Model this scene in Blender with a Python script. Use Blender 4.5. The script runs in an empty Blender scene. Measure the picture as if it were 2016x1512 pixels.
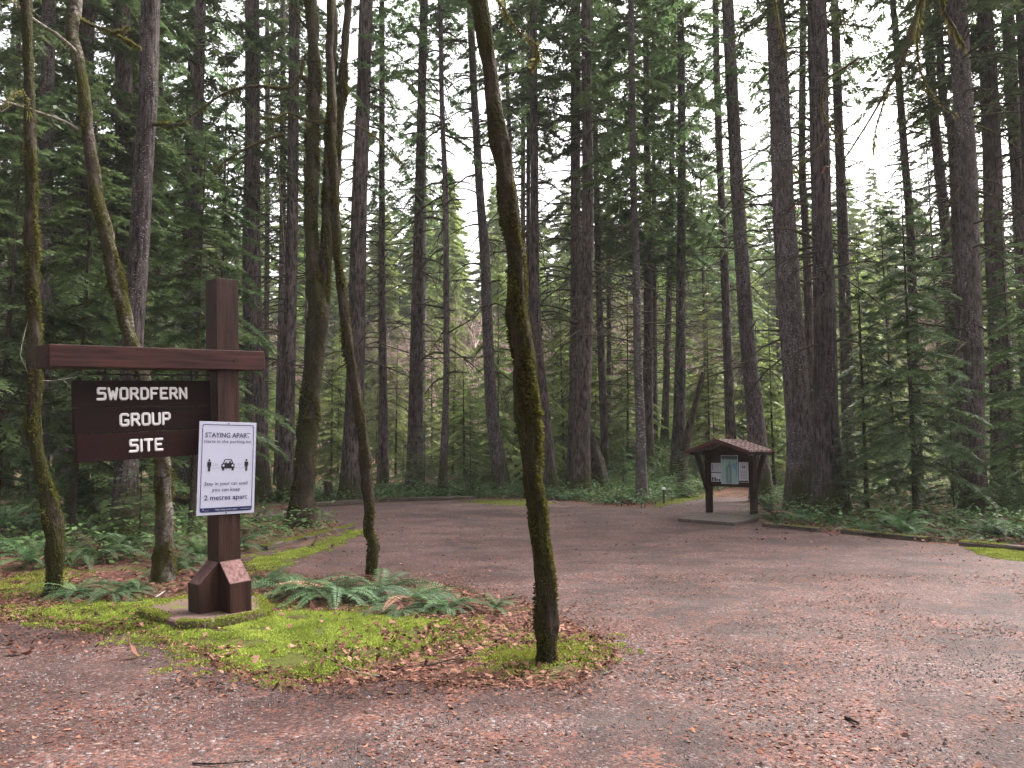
import bpy, bmesh, math, random
import numpy as np
from mathutils import Vector, Matrix, noise as mnoise
from mathutils.geometry import delaunay_2d_cdt

# ------------------------------------------------------------------ camera, sky, sun, exposure
scene = bpy.context.scene
col = scene.collection
R = math.radians
F_PX, W_PX, H_PX, PITCH, CAM_H = 1552.0, 2016.0, 1512.0, R(5.04), 1.6
cam_data = bpy.data.cameras.new("camera")
cam_data.sensor_width = 36.0
cam_data.lens = 36.0 * F_PX / W_PX
cam_data.clip_start = 0.1
cam_data.clip_end = 2000.0
cam = bpy.data.objects.new("camera", cam_data)
cam.location = (0, 0, CAM_H)
cam.rotation_euler = (R(90) + PITCH, 0, 0)
col.objects.link(cam)
scene.camera = cam

SUN_EL, SUN_AZ = R(55), R(50)          # sun high behind the trees, to the right of the view
world = bpy.data.worlds.new("World")
scene.world = world
world.use_nodes = True
wn = world.node_tree
bg = wn.nodes["Background"]
sky = wn.nodes.new("ShaderNodeTexSky")
sky.sky_type = 'NISHITA'
sky.sun_disc = False
sky.sun_elevation = SUN_EL
sky.sun_rotation = SUN_AZ
sky.dust_density = 6.0
sky.air_density = 1.0
bw = wn.nodes.new("ShaderNodeRGBToBW")
tintn = wn.nodes.new("ShaderNodeMix"); tintn.data_type = 'RGBA'; tintn.blend_type = 'MULTIPLY'
tintn.inputs[0].default_value = 1.0
tintn.inputs[7].default_value = (1.0, 0.965, 0.955, 1)
mixn = wn.nodes.new("ShaderNodeMix"); mixn.data_type = 'RGBA'
mixn.inputs[0].default_value = 0.85            # overcast: nearly colourless sky
wn.links.new(sky.outputs[0], bw.inputs[0])
wn.links.new(bw.outputs[0], tintn.inputs[6])
wn.links.new(sky.outputs[0], mixn.inputs[6])
wn.links.new(tintn.outputs[2], mixn.inputs[7])
wn.links.new(mixn.outputs[2], bg.inputs[0])
bg.inputs[1].default_value = 0.15

sd = bpy.data.lights.new("sun", 'SUN')
sd.energy = 1.5
sd.angle = R(14)
sd.color = (1.0, 0.95, 0.88)
sun = bpy.data.objects.new("sun", sd)
sv = Vector((math.sin(SUN_AZ) * math.cos(SUN_EL), math.cos(SUN_AZ) * math.cos(SUN_EL), math.sin(SUN_EL)))
sun.rotation_euler = sv.to_track_quat('Z', 'Y').to_euler()
sun.location = (10, 20, 60)
col.objects.link(sun)

scene.view_settings.view_transform = 'Standard'
scene.view_settings.look = 'None'
scene.view_settings.exposure = 2.48
scene.view_settings.gamma = 1.0
scene.render.engine = 'CYCLES'
scene.cycles.max_bounces = 6
scene.cycles.diffuse_bounces = 3
scene.cycles.glossy_bounces = 2
scene.cycles.transmission_bounces = 3
scene.cycles.use_denoising = True
scene.cycles.sample_clamp_indirect = 6.0

# ------------------------------------------------------------------ helpers
RNG = np.random.default_rng(7)
FW = np.array([0, math.cos(PITCH), math.sin(PITCH)]); UP = np.array([0, -math.sin(PITCH), math.cos(PITCH)])
CAMP = np.array([0, 0, CAM_H])

def ray(px, py):
    return np.array([(px - W_PX / 2) / F_PX, 0, 0]) + UP * ((H_PX / 2 - py) / F_PX) + FW

def at(px, py, Y):
    d = ray(px, py); return CAMP + d * (Y / d[1])

def gp(px, py, z=0.0):
    d = ray(px, py); return CAMP + d * ((z - CAM_H) / d[2])

def px_of(p):
    q = np.asarray(p, float) - CAMP
    dep = q @ FW
    return W_PX / 2 + F_PX * q[0] / dep, H_PX / 2 - F_PX * (q @ UP) / dep

def srgb(r, g, b):
    def c(v):
        v /= 255.0
        return v / 12.92 if v <= 0.04045 else ((v + 0.055) / 1.055) ** 2.4
    return (c(r), c(g), c(b), 1.0)

def smooth(a, b, x):
    t = np.clip((x - a) / (b - a), 0, 1); return t * t * (3 - 2 * t)

def vnoise(x, y, z=0.0):
    return mnoise.noise(Vector((x, y, z)))

def nrm(a):
    a = np.asarray(a, float)
    return a / np.maximum(np.linalg.norm(a, axis=-1, keepdims=True), 1e-9)

class MB:
    """collects faces and links them as one mesh object"""
    def __init__(s):
        s.V = []; s.F = []; s.n = 0
    def add(s, V, F, m=0, sm=False, tint=None):
        V = np.asarray(V, float).reshape(-1, 3); F = np.asarray(F, int)
        if len(F) == 0: return s
        s.V.append(V); s.F.append((F + s.n, m, sm, tint)); s.n += len(V)
        return s
    def box(s, c, d, m=0, axes=None, taper=None):
        c = np.asarray(c, float); d = np.asarray(d, float) / 2
        A = np.eye(3) if axes is None else np.asarray(axes, float)
        P = np.array([[x, y, z] for z in (-1, 1) for y in (-1, 1) for x in (-1, 1)], float) * d
        if taper: P[4:, :2] *= taper
        F = [[0, 2, 3, 1], [4, 5, 7, 6], [0, 1, 5, 4], [2, 6, 7, 3], [0, 4, 6, 2], [1, 3, 7, 5]]
        return s.add(P @ A + c, F, m)
    def prism(s, poly, vec, m=0):
        """extrude a 3-D polygon by vec"""
        P = np.asarray(poly, float); n = len(P); v = np.asarray(vec, float)
        V = np.vstack([P, P + v])
        s.add(V, [[i, (i + 1) % n, n + (i + 1) % n, n + i] for i in range(n)], m)
        if n <= 4:
            F = [list(range(n))[::-1], [n + i for i in range(n)]]
            s.add(V, F, m)
        else:
            for base, rev in ((0, True), (n, False)):
                c = V[base:base + n].mean(0)
                VV = np.vstack([V[base:base + n], c])
                F = [[i, (i + 1) % n, n] for i in range(n)]
                if rev: F = [f[::-1] for f in F]
                s.add(VV, F, m)
        return s
    def tube(s, P, rad, sides=8, m=0, sm=True, amp=0.0, fr=3.0, seed=0.0, cap=True, flat=None):
        P = np.asarray(P, float); n = len(P)
        rad = np.broadcast_to(np.asarray(rad, float), (n,))
        T = nrm(np.gradient(P, axis=0))
        ref = np.array([0, 1.0, 0]) if abs(T[0][1]) < 0.9 else np.array([1.0, 0, 0])
        a = np.linspace(0, 2 * np.pi, sides, endpoint=False)
        V = np.zeros((n, sides, 3))
        S = nrm(np.cross(ref, T[0]))
        for i in range(n):
            S = nrm(S - T[i] * (S @ T[i])); B = np.cross(T[i], S)
            r = np.full(sides, rad[i])
            if amp:
                r = r * np.array([1 + amp * vnoise(math.cos(t) * 1.6 + seed, math.sin(t) * 1.6 - seed, P[i][2] * fr + seed)
                                  + amp * .5 * vnoise(math.cos(t) * 4 + seed, math.sin(t) * 4, P[i][2] * fr * 3 + seed) for t in a])
            V[i] = P[i] + np.outer(np.cos(a) * r, S) + np.outer(np.sin(a) * r, B)
        idx = np.arange(n * sides).reshape(n, sides)
        F = np.stack([idx[:-1], np.roll(idx[:-1], -1, 1), np.roll(idx[1:], -1, 1), idx[1:]], -1).reshape(-1, 4)
        s.add(V, F, m, sm)
        if cap:
            for e, i in ((0, 0), (1, n - 1)):
                VV = np.vstack([V[i], P[i]])
                FF = [[k, (k + 1) % sides, sides] if e else [(k + 1) % sides, k, sides] for k in range(sides)]
                s.add(VV, FF, m, sm)
        return s
    def mesh(s, name, mats):
        me = bpy.data.meshes.new(name)
        if not s.V: return me
        V = np.concatenate(s.V)
        sizes, loops, mi, sm, ti = [], [], [], [], []
        for F, m, smf, tint in s.F:
            k, c = F.shape
            sizes.append(np.full(k, c)); loops.append(F.ravel())
            mi.append(np.full(k, m)); sm.append(np.full(k, smf))
            ti.append(np.full(k, .5) if tint is None else np.broadcast_to(tint, (k,)))
        sizes = np.concatenate(sizes); loops = np.concatenate(loops)
        me.vertices.add(len(V)); me.vertices.foreach_set('co', V.ravel().astype(np.float32))
        me.loops.add(len(loops)); me.loops.foreach_set('vertex_index', loops.astype(np.int32))
        me.polygons.add(len(sizes))
        st = np.concatenate([[0], np.cumsum(sizes)[:-1]])
        me.polygons.foreach_set('loop_start', st.astype(np.int32))
        for mm in (mats if isinstance(mats, (list, tuple)) else [mats]):
            me.materials.append(mm)
        me.polygons.foreach_set('material_index', np.concatenate(mi).astype(np.int32))
        me.polygons.foreach_set('use_smooth', np.concatenate(sm).astype(bool))
        at_ = me.attributes.new('tint', 'FLOAT', 'FACE')
        at_.data.foreach_set('value', np.concatenate(ti).astype(np.float32))
        me.update(calc_edges=True)
        return me
    def build(s, name, mats, parent=None, bevel=0):
        o = bpy.data.objects.new(name, s.mesh(name, mats))
        col.objects.link(o)
        if parent: o.parent = parent
        if bevel:
            bm = bmesh.new(); bm.from_mesh(o.data)
            bmesh.ops.remove_doubles(bm, verts=bm.verts, dist=1e-5)
            bmesh.ops.bevel(bm, geom=[e for e in bm.edges if e.is_manifold and e.calc_face_angle(0) > .5], offset=bevel, segments=2, affect='EDGES', profile=.6)
            bm.to_mesh(o.data); bm.free()
        return o

def inst(name, mesh, parent=None, loc=(0, 0, 0), rot=(0, 0, 0), sc=(1, 1, 1)):
    o = bpy.data.objects.new(name, mesh); col.objects.link(o)
    o.location = loc; o.rotation_euler = rot; o.scale = sc
    if parent: o.parent = parent
    return o

def tag(o, label=None, cat=None, group=None, kind=None):
    if label: o['label'] = label
    if cat: o['category'] = cat
    if group: o['group'] = group
    if kind: o['kind'] = kind
    return o

def thing(name, label, cat, loc=(0, 0, 0), rotz=0.0, group=None):
    o = bpy.data.objects.new(name, None); col.objects.link(o)
    o.empty_display_size = .2
    o.location = loc; o.rotation_euler = (0, 0, rotz)
    return tag(o, label, cat, group)

def quads(P, D, S, L, Wd, mid=.45):
    """diamond leaves: P base, D direction, S side, L length, Wd half width"""
    P, D, S = (np.asarray(v, float).reshape(-1, 3) for v in (P, D, S))
    L = np.broadcast_to(L, (len(P),))[:, None]; Wd = np.broadcast_to(Wd, (len(P),))[:, None]
    V = np.stack([P, P + D * L * mid + S * Wd, P + D * L, P + D * L * mid - S * Wd], 1)
    n = len(P)
    return V.reshape(-1, 3), np.arange(n * 4).reshape(n, 4)

def resample(P, step):
    """Catmull-Rom through rows of P (any number of columns, first three are the point)"""
    P = np.asarray(P, float); n = len(P)
    Q = np.vstack([2 * P[0] - P[1], P, 2 * P[-1] - P[-2]])
    out = []
    for i in range(1, n):
        p0, p1, p2, p3 = Q[i - 1], Q[i], Q[i + 1], Q[i + 2]
        k = max(1, int(np.linalg.norm((p2 - p1)[:3]) / step))
        for t in np.arange(k) / k:
            out.append(.5 * ((2 * p1) + (-p0 + p2) * t + (2 * p0 - 5 * p1 + 4 * p2 - p3) * t * t + (-p0 + 3 * p1 - 3 * p2 + p3) * t ** 3))
    out.append(P[-1])
    return np.array(out)

# ------------------------------------------------------------------ materials
class Mt:
    def __init__(s, name, rough=.85, spec=.3):
        s.m = bpy.data.materials.new(name); s.m.use_nodes = True
        s.t = s.m.node_tree; s.b = s.t.nodes['Principled BSDF']
        s.b.inputs['Roughness'].default_value = rough
        s.b.inputs['Specular IOR Level'].default_value = spec
    def n(s, ty, ins=None, **kw):
        x = s.t.nodes.new('ShaderNode' + ty)
        for k, v in kw.items(): setattr(x, k, v)
        for k, v in (ins or {}).items():
            if hasattr(v, 'is_output') or isinstance(v, bpy.types.NodeSocket): s.t.links.new(v, x.inputs[k])
            else: x.inputs[k].default_value = v
        return x
    def l(s, a, b): s.t.links.new(a, b)
    def co(s, scale=(1, 1, 1), which='Object', rand=False):
        tc = s.n('TexCoord'); o = tc.outputs[which]
        mp = s.n('Mapping', {'Scale': scale}); s.l(o, mp.inputs[0])
        if rand:
            oi = s.n('ObjectInfo')
            mu = s.n('VectorMath', {1: (37.0, 91.0, 53.0)}, operation='SCALE'); 
            cmb = s.n('CombineXYZ', {0: oi.outputs['Random'], 1: oi.outputs['Random'], 2: oi.outputs['Random']})
            s.l(cmb.outputs[0], mu.inputs[0]); mu.inputs['Scale'].default_value = 60.0
            s.l(mu.outputs[0], mp.inputs['Location'])
        return mp.outputs[0]
    def noise(s, vec, scale, detail=5, rough=.6, out=0):
        x = s.n('TexNoise', {'Vector': vec, 'Scale': scale, 'Detail': detail, 'Roughness': rough}); return x.outputs[out]
    def voro(s, vec, scale, feature='F1', out='Distance'):
        x = s.n('TexVoronoi', {'Vector': vec, 'Scale': scale}, feature=feature); return x.outputs[out]
    def ramp(s, fac, stops, interp='LINEAR'):
        x = s.n('ValToRGB'); cr = x.color_ramp; cr.interpolation = interp
        while len(cr.elements) < len(stops): cr.elements.new(.5)
        for e, (p, c) in zip(cr.elements, stops):
            e.position = p; e.color = c if hasattr(c, '__len__') else (c, c, c, 1)
        s.l(fac, x.inputs[0]); return x.outputs[0]
    def mix(s, fac, a, b, blend='MIX'):
        x = s.n('Mix', data_type='RGBA', blend_type=blend)
        for i, v in ((0, fac), (6, a), (7, b)):
            if isinstance(v, bpy.types.NodeSocket): s.l(v, x.inputs[i])
            else: x.inputs[i].default_value = v
        return x.outputs[2]
    def math(s, op, a, b=0.0):
        x = s.n('Math', operation=op)
        for i, v in ((0, a), (1, b)):
            if isinstance(v, bpy.types.NodeSocket): s.l(v, x.inputs[i])
            else: x.inputs[i].default_value = v
        return x.outputs[0]
    def color(s, c):
        if isinstance(c, bpy.types.NodeSocket): s.l(c, s.b.inputs['Base Color'])
        else: s.b.inputs['Base Color'].default_value = c
    def bump(s, h, strength=.5, dist=.02):
        x = s.n('Bump', {'Height': h, 'Strength': strength, 'Distance': dist}); s.l(x.outputs[0], s.b.inputs['Normal'])
    def tint(s): return s.n('Attribute', attribute_name='tint').outputs['Fac']

def c4(r, g, b): return (r, g, b, 1.0)

def bark_mat(name, dark, light, fleck, moss, moss_amt=.45, zs=.16, sc=9.0, fleck_amt=.62, bump=.9, moss_h=None, crack=1.0):
    k = Mt(name, .92, .15)
    v = k.co((1, 1, zs), rand=True)
    v2 = k.co((1, 1, .5), rand=True)
    v3 = k.co((1, 1, 1.8), rand=True)
    fine = k.noise(v, sc * 2.0, 5, .72); med = k.noise(v2, sc * .9, 6, .65); lo = k.noise(v2, .9, 4, .6)
    nz = k.math('ADD', k.math('MULTIPLY', fine, .55), k.math('MULTIPLY', med, .45))
    ridge = fine
    c = k.ramp(nz, [(.40, dark), (.60, light)])
    c = k.mix(k.ramp(fine, [(.40, .9 * crack), (.47, 0.0)]), c, tuple(x * .3 for x in dark[:3]) + (1,))
    c = k.mix(k.ramp(lo, [(.38, .45), (.58, 0.0)]), c, dark)
    fl = k.noise(v3, sc * 2.3, 4, .75)
    big = k.noise(v2, 1.3, 4, .6)
    fm = k.math('MULTIPLY', k.ramp(fl, [(fleck_amt, 0.0), (fleck_amt + .07, 1.0)]), k.ramp(big, [(.42, 0.0), (.58, .9)]))
    c = k.mix(fm, c, fleck)
    mo = k.noise(v2, 2.2, 6, .65)
    mm = k.ramp(mo, [(1 - moss_amt - .06, 0.0), (1 - moss_amt + .08, 1.0)])
    if moss_h is not None:
        z = k.n('SeparateXYZ', {0: k.n('TexCoord').outputs['Object']}).outputs[2]
        zz = k.n('MapRange', {0: z, 1: 0.0, 2: moss_h, 3: 1.0, 4: 0.0}).outputs[0]
        mm = k.math('MULTIPLY', k.ramp(k.math('ADD', mo, k.math('MULTIPLY', zz, .35)), [(.6, 0.0), (.78, 1.0)]), .85)
    mcol = k.mix(k.noise(v2, 30, 3, .7), tuple(x * .5 for x in moss[:3]) + (1,), moss)
    c = k.mix(mm, c, mcol)
    k.color(c)
    h = k.math('ADD', k.math('MULTIPLY', fine, 1.1 * crack), k.math('MULTIPLY', med, .7))
    h = k.math('ADD', h, k.math('MULTIPLY', mm, k.noise(v2, 55, 2, .6)))
    k.bump(h, bump, .06)
    return k.m

def leaf_mat(name, a, b, rough=.55, trans=.35, spec=.3, third=None):
    k = Mt(name, rough, spec)
    t = k.tint(); oi = k.n('ObjectInfo').outputs['Random']
    st = [(0.0, a), (1.0, b)] if third is None else [(0.0, a), (.55, b), (1.0, third)]
    c = k.ramp(t, st)
    hsv = k.n('HueSaturation', {'Color': c})
    k.l(k.n('MapRange', {0: oi, 3: .72, 4: 1.25}).outputs[0], hsv.inputs['Value'])
    k.l(k.n('MapRange', {0: oi, 3: .485, 4: .515}).outputs[0], hsv.inputs['Hue'])
    c = hsv.outputs[0]
    k.color(c)
    tr = k.n('BsdfTranslucent'); k.l(c, tr.inputs[0])
    ms = k.n('MixShader', {0: trans}); k.l(k.b.outputs[0], ms.inputs[1]); k.l(tr.outputs[0], ms.inputs[2])
    out = k.t.nodes['Material Output']; k.l(ms.outputs[0], out.inputs[0])
    return k.m

MOSS = c4(.060, .062, .014)
M = {}
M['fir'] = bark_mat('fir_bark', c4(.030, .021, .021), c4(.165, .125, .121), c4(.42, .38, .39), MOSS, 0, zs=.17, sc=8, moss_h=2.2)
M['furrow'] = bark_mat('furrowed_bark', c4(.018, .013, .013), c4(.125, .098, .098), c4(.40, .37, .385), MOSS, 0, zs=.12, sc=9, fleck_amt=.58, bump=1.0, moss_h=1.2)
M['scaly'] = bark_mat('scaly_bark', c4(.045, .033, .034), c4(.172, .138, .137), c4(.46, .43, .44), MOSS, 0, zs=.22, sc=9, fleck_amt=.56, moss_h=2.0)
M['alder'] = bark_mat('alder_bark', c4(.06, .048, .047), c4(.15, .125, .125), c4(.38, .35, .36), MOSS, .25, zs=.9, sc=5, fleck_amt=.55, bump=.4, crack=.2)
M['maple'] = bark_mat('mossy_maple_bark', c4(.020, .014, .010), c4(.070, .052, .040), c4(.20, .17, .15), c4(.045, .043, .010), .5, zs=.7, sc=6, fleck_amt=.62, bump=.9, crack=.25)
M['palemaple'] = bark_mat('pale_maple_bark', c4(.030, .022, .017), c4(.10, .080, .066), c4(.36, .32, .30), c4(.060, .057, .012), .5, zs=.8, sc=6, fleck_amt=.48, bump=.7, crack=.2)
M['dead'] = bark_mat('dead_wood', c4(.03, .022, .018), c4(.11, .085, .07), c4(.2, .18, .16), MOSS, .3, zs=.2, sc=10)
M['twig'] = bark_mat('pale_twig', c4(.25, .17, .15), c4(.50, .38, .35), c4(.6, .5, .48), MOSS, .12, zs=.5, sc=6, bump=.2)
M['limb'] = bark_mat('limb_bark', c4(.035, .026, .02), c4(.10, .08, .062), c4(.16, .15, .12), c4(.10, .10, .02), .4, zs=1, sc=14, bump=.4)
M['whitelimb'] = bark_mat('white_limb_bark', c4(.25, .22, .19), c4(.45, .41, .38), c4(.5, .47, .45), MOSS, .38, zs=1, sc=9, bump=.4)
M['needle'] = leaf_mat('hemlock_needles', c4(.040, .068, .024), c4(.135, .205, .078), .5, .4)
M['canopy'] = leaf_mat('fir_needles', c4(.040, .066, .026), c4(.130, .190, .078), .55, .45)
M['far'] = leaf_mat('far_needles', c4(.12, .165, .050), c4(.29, .36, .115), .7, .45)  # far needles paler, backlight and haze put into their colour
M['lightneedle'] = leaf_mat('light_hemlock_needles', c4(.095, .135, .038), c4(.27, .335, .105), .55, .45)  # light green needles, lifted further in place of more light
M['fern'] = leaf_mat('fern_leaf', c4(.027, .066, .024), c4(.105, .180, .074), .55, .25, .3)
M['salal'] = leaf_mat('undergrowth_leaf', c4(.030, .060, .018), c4(.105, .165, .055), .7, .3, .2)
M['mosstuft'] = leaf_mat('moss_tuft', c4(.12, .145, .024), c4(.34, .38, .075), .9, .35, .1)
M['trunkmoss'] = leaf_mat('trunk_moss', c4(.016, .013, .005), c4(.105, .098, .022), .9, .35, .1)
M['hangmoss'] = leaf_mat('hanging_moss', c4(.040, .036, .013), c4(.18, .165, .055), .9, .45, .1)
M['leaf'] = leaf_mat('dead_leaf', c4(.018, .009, .008), c4(.138, .060, .042), .85, .15, .1, c4(.34, .195, .14))

def wood_mat(name, a, b, axis='z', sheen=.5):
    k = Mt(name, sheen, .15)
    sc = {'z': (14, 14, .7), 'x': (.7, 14, 14), 'y': (14, .7, 14)}[axis]
    v = k.co(sc, rand=True); v2 = k.co((1, 1, 1), rand=True)
    g = k.noise(v, 2.5, 7, .65); w = k.noise(v2, 2.0, 4, .6)
    c = k.ramp(g, [(.38, a), (.62, b)])
    ck = k.noise(k.co({'z': (26, 26, .35), 'x': (.35, 26, 26), 'y': (26, .35, 26)}[axis], rand=True), 1.6, 3, .6)
    c = k.mix(k.ramp(ck, [(.66, 0.0), (.70, .8)]), c, tuple(x * .2 for x in a[:3]) + (1,))
    c = k.mix(k.ramp(w, [(.45, 0.0), (.75, .55)]), c, tuple(x * .5 for x in a[:3]) + (1,))
    kn = k.voro(k.co({'z': (3, 3, 1.1), 'x': (1.1, 3, 3), 'y': (3, 1.1, 3)}[axis], rand=True), 1.0)
    c = k.mix(k.ramp(kn, [(.03, .8), (.09, 0.0)]), c, tuple(x * .25 for x in a[:3]) + (1,))
    k.color(c)
    k.bump(k.math('ADD', g, k.math('MULTIPLY', kn, .3)), .35, .006)
    return k.m
M['stain_z'] = wood_mat('stained_timber_upright', c4(.018, .0080, .0065), c4(.056, .0235, .0190), 'z', .55)
M['stain_x'] = wood_mat('stained_timber_beam', c4(.021, .0070, .0064), c4(.062, .0215, .0190), 'x', .5)
M['plank'] = wood_mat('sign_plank_stain', c4(.0075, .0022, .0026), c4(.015, .0042, .0044), 'x', .8)
M['plank_red'] = wood_mat('sign_plank_red', c4(.012, .0030, .0030), c4(.022, .0050, .0048), 'x', .8)
M['worn'] = wood_mat('worn_timber_slope', c4(.09, .042, .04), c4(.20, .115, .11), 'z', .8)
M['kiosk'] = wood_mat('kiosk_timber', c4(.016, .0065, .006), c4(.036, .0135, .012), 'z', .6)
M['fascia'] = wood_mat('kiosk_fascia', c4(.055, .021, .019), c4(.10, .040, .034), 'x', .6)
M['log'] = wood_mat('weathered_kerb_timber', c4(.045, .036, .028), c4(.125, .098, .08), 'x', .9)

def flat_mat(name, c, rough=.5, spec=.3, nz=.06):
    k = Mt(name, rough, spec)
    n = k.noise(k.co((1, 1, 1)), 9, 4, .6)
    k.color(k.ramp(n, [(.3, tuple(x * (1 - nz) for x in c[:3]) + (1,)), (.7, c)]))
    return k.m
M['white'] = flat_mat('sign_white', c4(.41, .41, .53), .4, .4, .04)
M['navy'] = flat_mat('sign_navy', c4(.008, .012, .065), .4)
M['black'] = flat_mat('sign_black', c4(.008, .008, .014), .4)
M['grey'] = flat_mat('sign_grey_line', c4(.25, .25, .32), .4)
M['rout'] = flat_mat('routed_white_paint', c4(.70, .67, .69), .6, .3, .12)
M['iron'] = flat_mat('black_iron', c4(.012, .011, .011), .5, .4)
M['paper'] = flat_mat('notice_paper', c4(.55, .54, .62), .6)
M['mapgreen'] = flat_mat('map_green', c4(.30, .44, .42), .5)
M['mapblue'] = flat_mat('map_blue', c4(.16, .33, .45), .5)
M['maproad'] = flat_mat('map_road_line', c4(.09, .13, .14), .5)
M['cap'] = flat_mat('white_post_cap', c4(.82, .80, .74), .3, .5)

def gravel_mat():
    k = Mt('red_gravel', .76, .27)
    v = k.co((1, 1, 1), 'Generated' if False else 'Object')
    st = k.n('TexVoronoi', {'Vector': v, 'Scale': 27.0}, feature='F1'); cellc = st.outputs['Color']; d1 = st.outputs['Distance']
    st2 = k.n('TexVoronoi', {'Vector': v, 'Scale': 58.0}, feature='F1'); cell2 = st2.outputs['Color']; d2 = st2.outputs['Distance']
    r1 = k.n('SeparateColor', {0: cellc}); r2 = k.n('SeparateColor', {0: cell2})
    n1 = k.noise(v, 2.2, 6, .65); n2 = k.noise(v, .55, 5, .6); n3 = k.noise(v, 1.1, 6, .7, 1)
    n3 = k.n('SeparateColor', {0: n3}).outputs[1]
    nf = k.noise(v, 20, 5, .75)
    dirt = k.ramp(nf, [(.3, c4(0.0254, 0.0118, 0.0104)), (.7, c4(0.0786, 0.0390, 0.0346))])
    dirt = k.mix(k.ramp(n2, [(.38, 0.0), (.62, .8)]), dirt, k.ramp(nf, [(.3, c4(0.0362, 0.0137, 0.0116)), (.7, c4(0.0998, 0.0401, 0.0346))]))
    # small chips
    chip = k.ramp(r2.outputs[0], [(0.0, c4(0.0109, 0.0066, 0.0063)), (.45, c4(0.0532, 0.0271, 0.0242)), (.76, c4(0.1330, 0.0721, 0.0610)), (1.0, c4(0.1994, 0.1389, 0.1279))])
    c = k.mix(k.ramp(r2.outputs[1], [(.42, 0.0), (.5, .85)]), dirt, chip)
    # grey-white pebbles in patches
    peb = k.ramp(r1.outputs[0], [(0.0, c4(0.0332, 0.0278, 0.0282)), (.6, c4(0.1269, 0.1063, 0.1066)), (1.0, c4(0.2538, 0.2244, 0.2247))])
    dens = k.math('ADD', k.math('MULTIPLY', n1, .9), k.math('MULTIPLY', n2, .35))
    pm = k.math('GREATER_THAN', k.math('ADD', k.math('MULTIPLY', r1.outputs[1], .55), dens), 1.02)
    pm = k.math('MULTIPLY', pm, k.ramp(d1, [(.42, 1.0), (.5, 0.0)]))
    c = k.mix(k.math('MULTIPLY', pm, .85), c, peb)
    big = k.noise(v, .8, 5, .65)
    c = k.mix(k.ramp(big, [(.42, .95), (.58, 0.0)]), c, k.mix(.78, c, c4(0.0132, 0.0066, 0.0063)))
    # rusty needle patches
    vl = k.co((.22, 1.0, 1)); lane = k.noise(vl, 1.6, 5, .65)
    c = k.mix(k.ramp(lane, [(.40, .45), (.56, 0.0)]), c, k.mix(.5, c, c4(0.0453, 0.0130, 0.0110)))
    c = k.mix(k.ramp(lane, [(.52, 0.0), (.70, .22)]), c, c4(0.1269, 0.0975, 0.0950))
    n4 = k.noise(v, 3.4, 7, .78)
    om = k.math('MULTIPLY', k.ramp(n4, [(.47, 0.0), (.60, 1.0)]), k.math('GREATER_THAN', r2.outputs[2], .52))
    om = k.math('MULTIPLY', om, k.ramp(n3, [(.38, .25), (.58, 1.0)]))
    c = k.mix(k.math('MULTIPLY', om, .8), c, k.mix(r1.outputs[2], c4(0.1813, 0.0679, 0.0403), c4(0.1330, 0.0413, 0.0276)))
    k.color(c)
    h = k.math('ADD', k.math('MULTIPLY', k.ramp(d1, [(0, 1.0), (.5, 0.0)]), k.math('ADD', pm, .15)), k.math('MULTIPLY', k.ramp(d2, [(0, 1.0), (.5, 0.0)]), .5))
    h = k.math('ADD', h, k.math('MULTIPLY', n1, 1.2))
    k.bump(h, .9, .014)
    return k.m
M['gravel'] = gravel_mat()

def floor_mat():
    k = Mt('forest_floor', .95, .15)
    v = k.co((1, 1, 1))
    nf = k.noise(v, 26, 6, .75); n1 = k.noise(v, 1.3, 5, .6); n2 = k.noise(v, .5, 4, .6)
    vo = k.n('TexVoronoi', {'Vector': v, 'Scale': 22.0}); rr = k.n('SeparateColor', {0: vo.outputs['Color']})
    c = k.ramp(nf, [(.3, c4(.030, .017, .013)), (.7, c4(.12, .062, .048))])
    c = k.mix(k.ramp(rr.outputs[0], [(.55, 0.0), (.62, .8)]), c, k.ramp(rr.outputs[1], [(0, c4(.10, .04, .03)), (1, c4(.30, .14, .10))]))
    mm = k.ramp(n1, [(.52, 0.0), (.62, 1.0)])
    c = k.mix(k.math('MULTIPLY', mm, .7), c, k.ramp(nf, [(.3, c4(.03, .04, .01)), (.7, c4(.10, .12, .03))]))
    k.color(c); k.bump(k.math('ADD', nf, rr.outputs[2]), .8, .04)
    return k.m
M['floor'] = floor_mat()

def mossbed_mat():
    k = Mt('moss_bed', .95, .1)
    v = k.co((1, 1, 1))
    nf = k.noise(v, 60, 5, .75); n1 = k.noise(v, 5, 5, .65); n2 = k.noise(v, 14, 4, .7)
    c = k.ramp(nf, [(.3, c4(.050, .055, .014)), (.7, c4(.13, .15, .035))])
    c = k.mix(k.ramp(n1, [(.48, 0.0), (.66, .9)]), c, c4(.055, .038, .018))
    c = k.mix(k.ramp(n2, [(.62, 0.0), (.68, .7)]), c, c4(.20, .10, .06))
    k.color(c); k.bump(k.math('ADD', nf, k.math('MULTIPLY', n1, 1.5)), 1.0, .03)
    return k.m
M['mossbed'] = mossbed_mat()

def concrete_mat(name, moss):
    k = Mt(name, .9, .2)
    v = k.co((1, 1, 1)); nf = k.noise(v, 40, 5, .7); n1 = k.noise(v, 4, 5, .65)
    c = k.ramp(nf, [(.3, c4(.055, .042, .039)), (.7, c4(.14, .115, .107))])
    if moss == 2:
        c = k.ramp(nf, [(.3, c4(.06, .036, .033)), (.7, c4(.17, .105, .095))])
    c = k.mix(k.ramp(n1, [(.5, 0.0), (.62, .85 if moss else .3)]), c, c4(.10, .115, .02))
    k.color(c); k.bump(k.math('ADD', nf, n1), .5, .01)
    return k.m
M['slab'] = concrete_mat('mossy_concrete', 2)
M['pad'] = concrete_mat('kiosk_concrete', 0)

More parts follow.
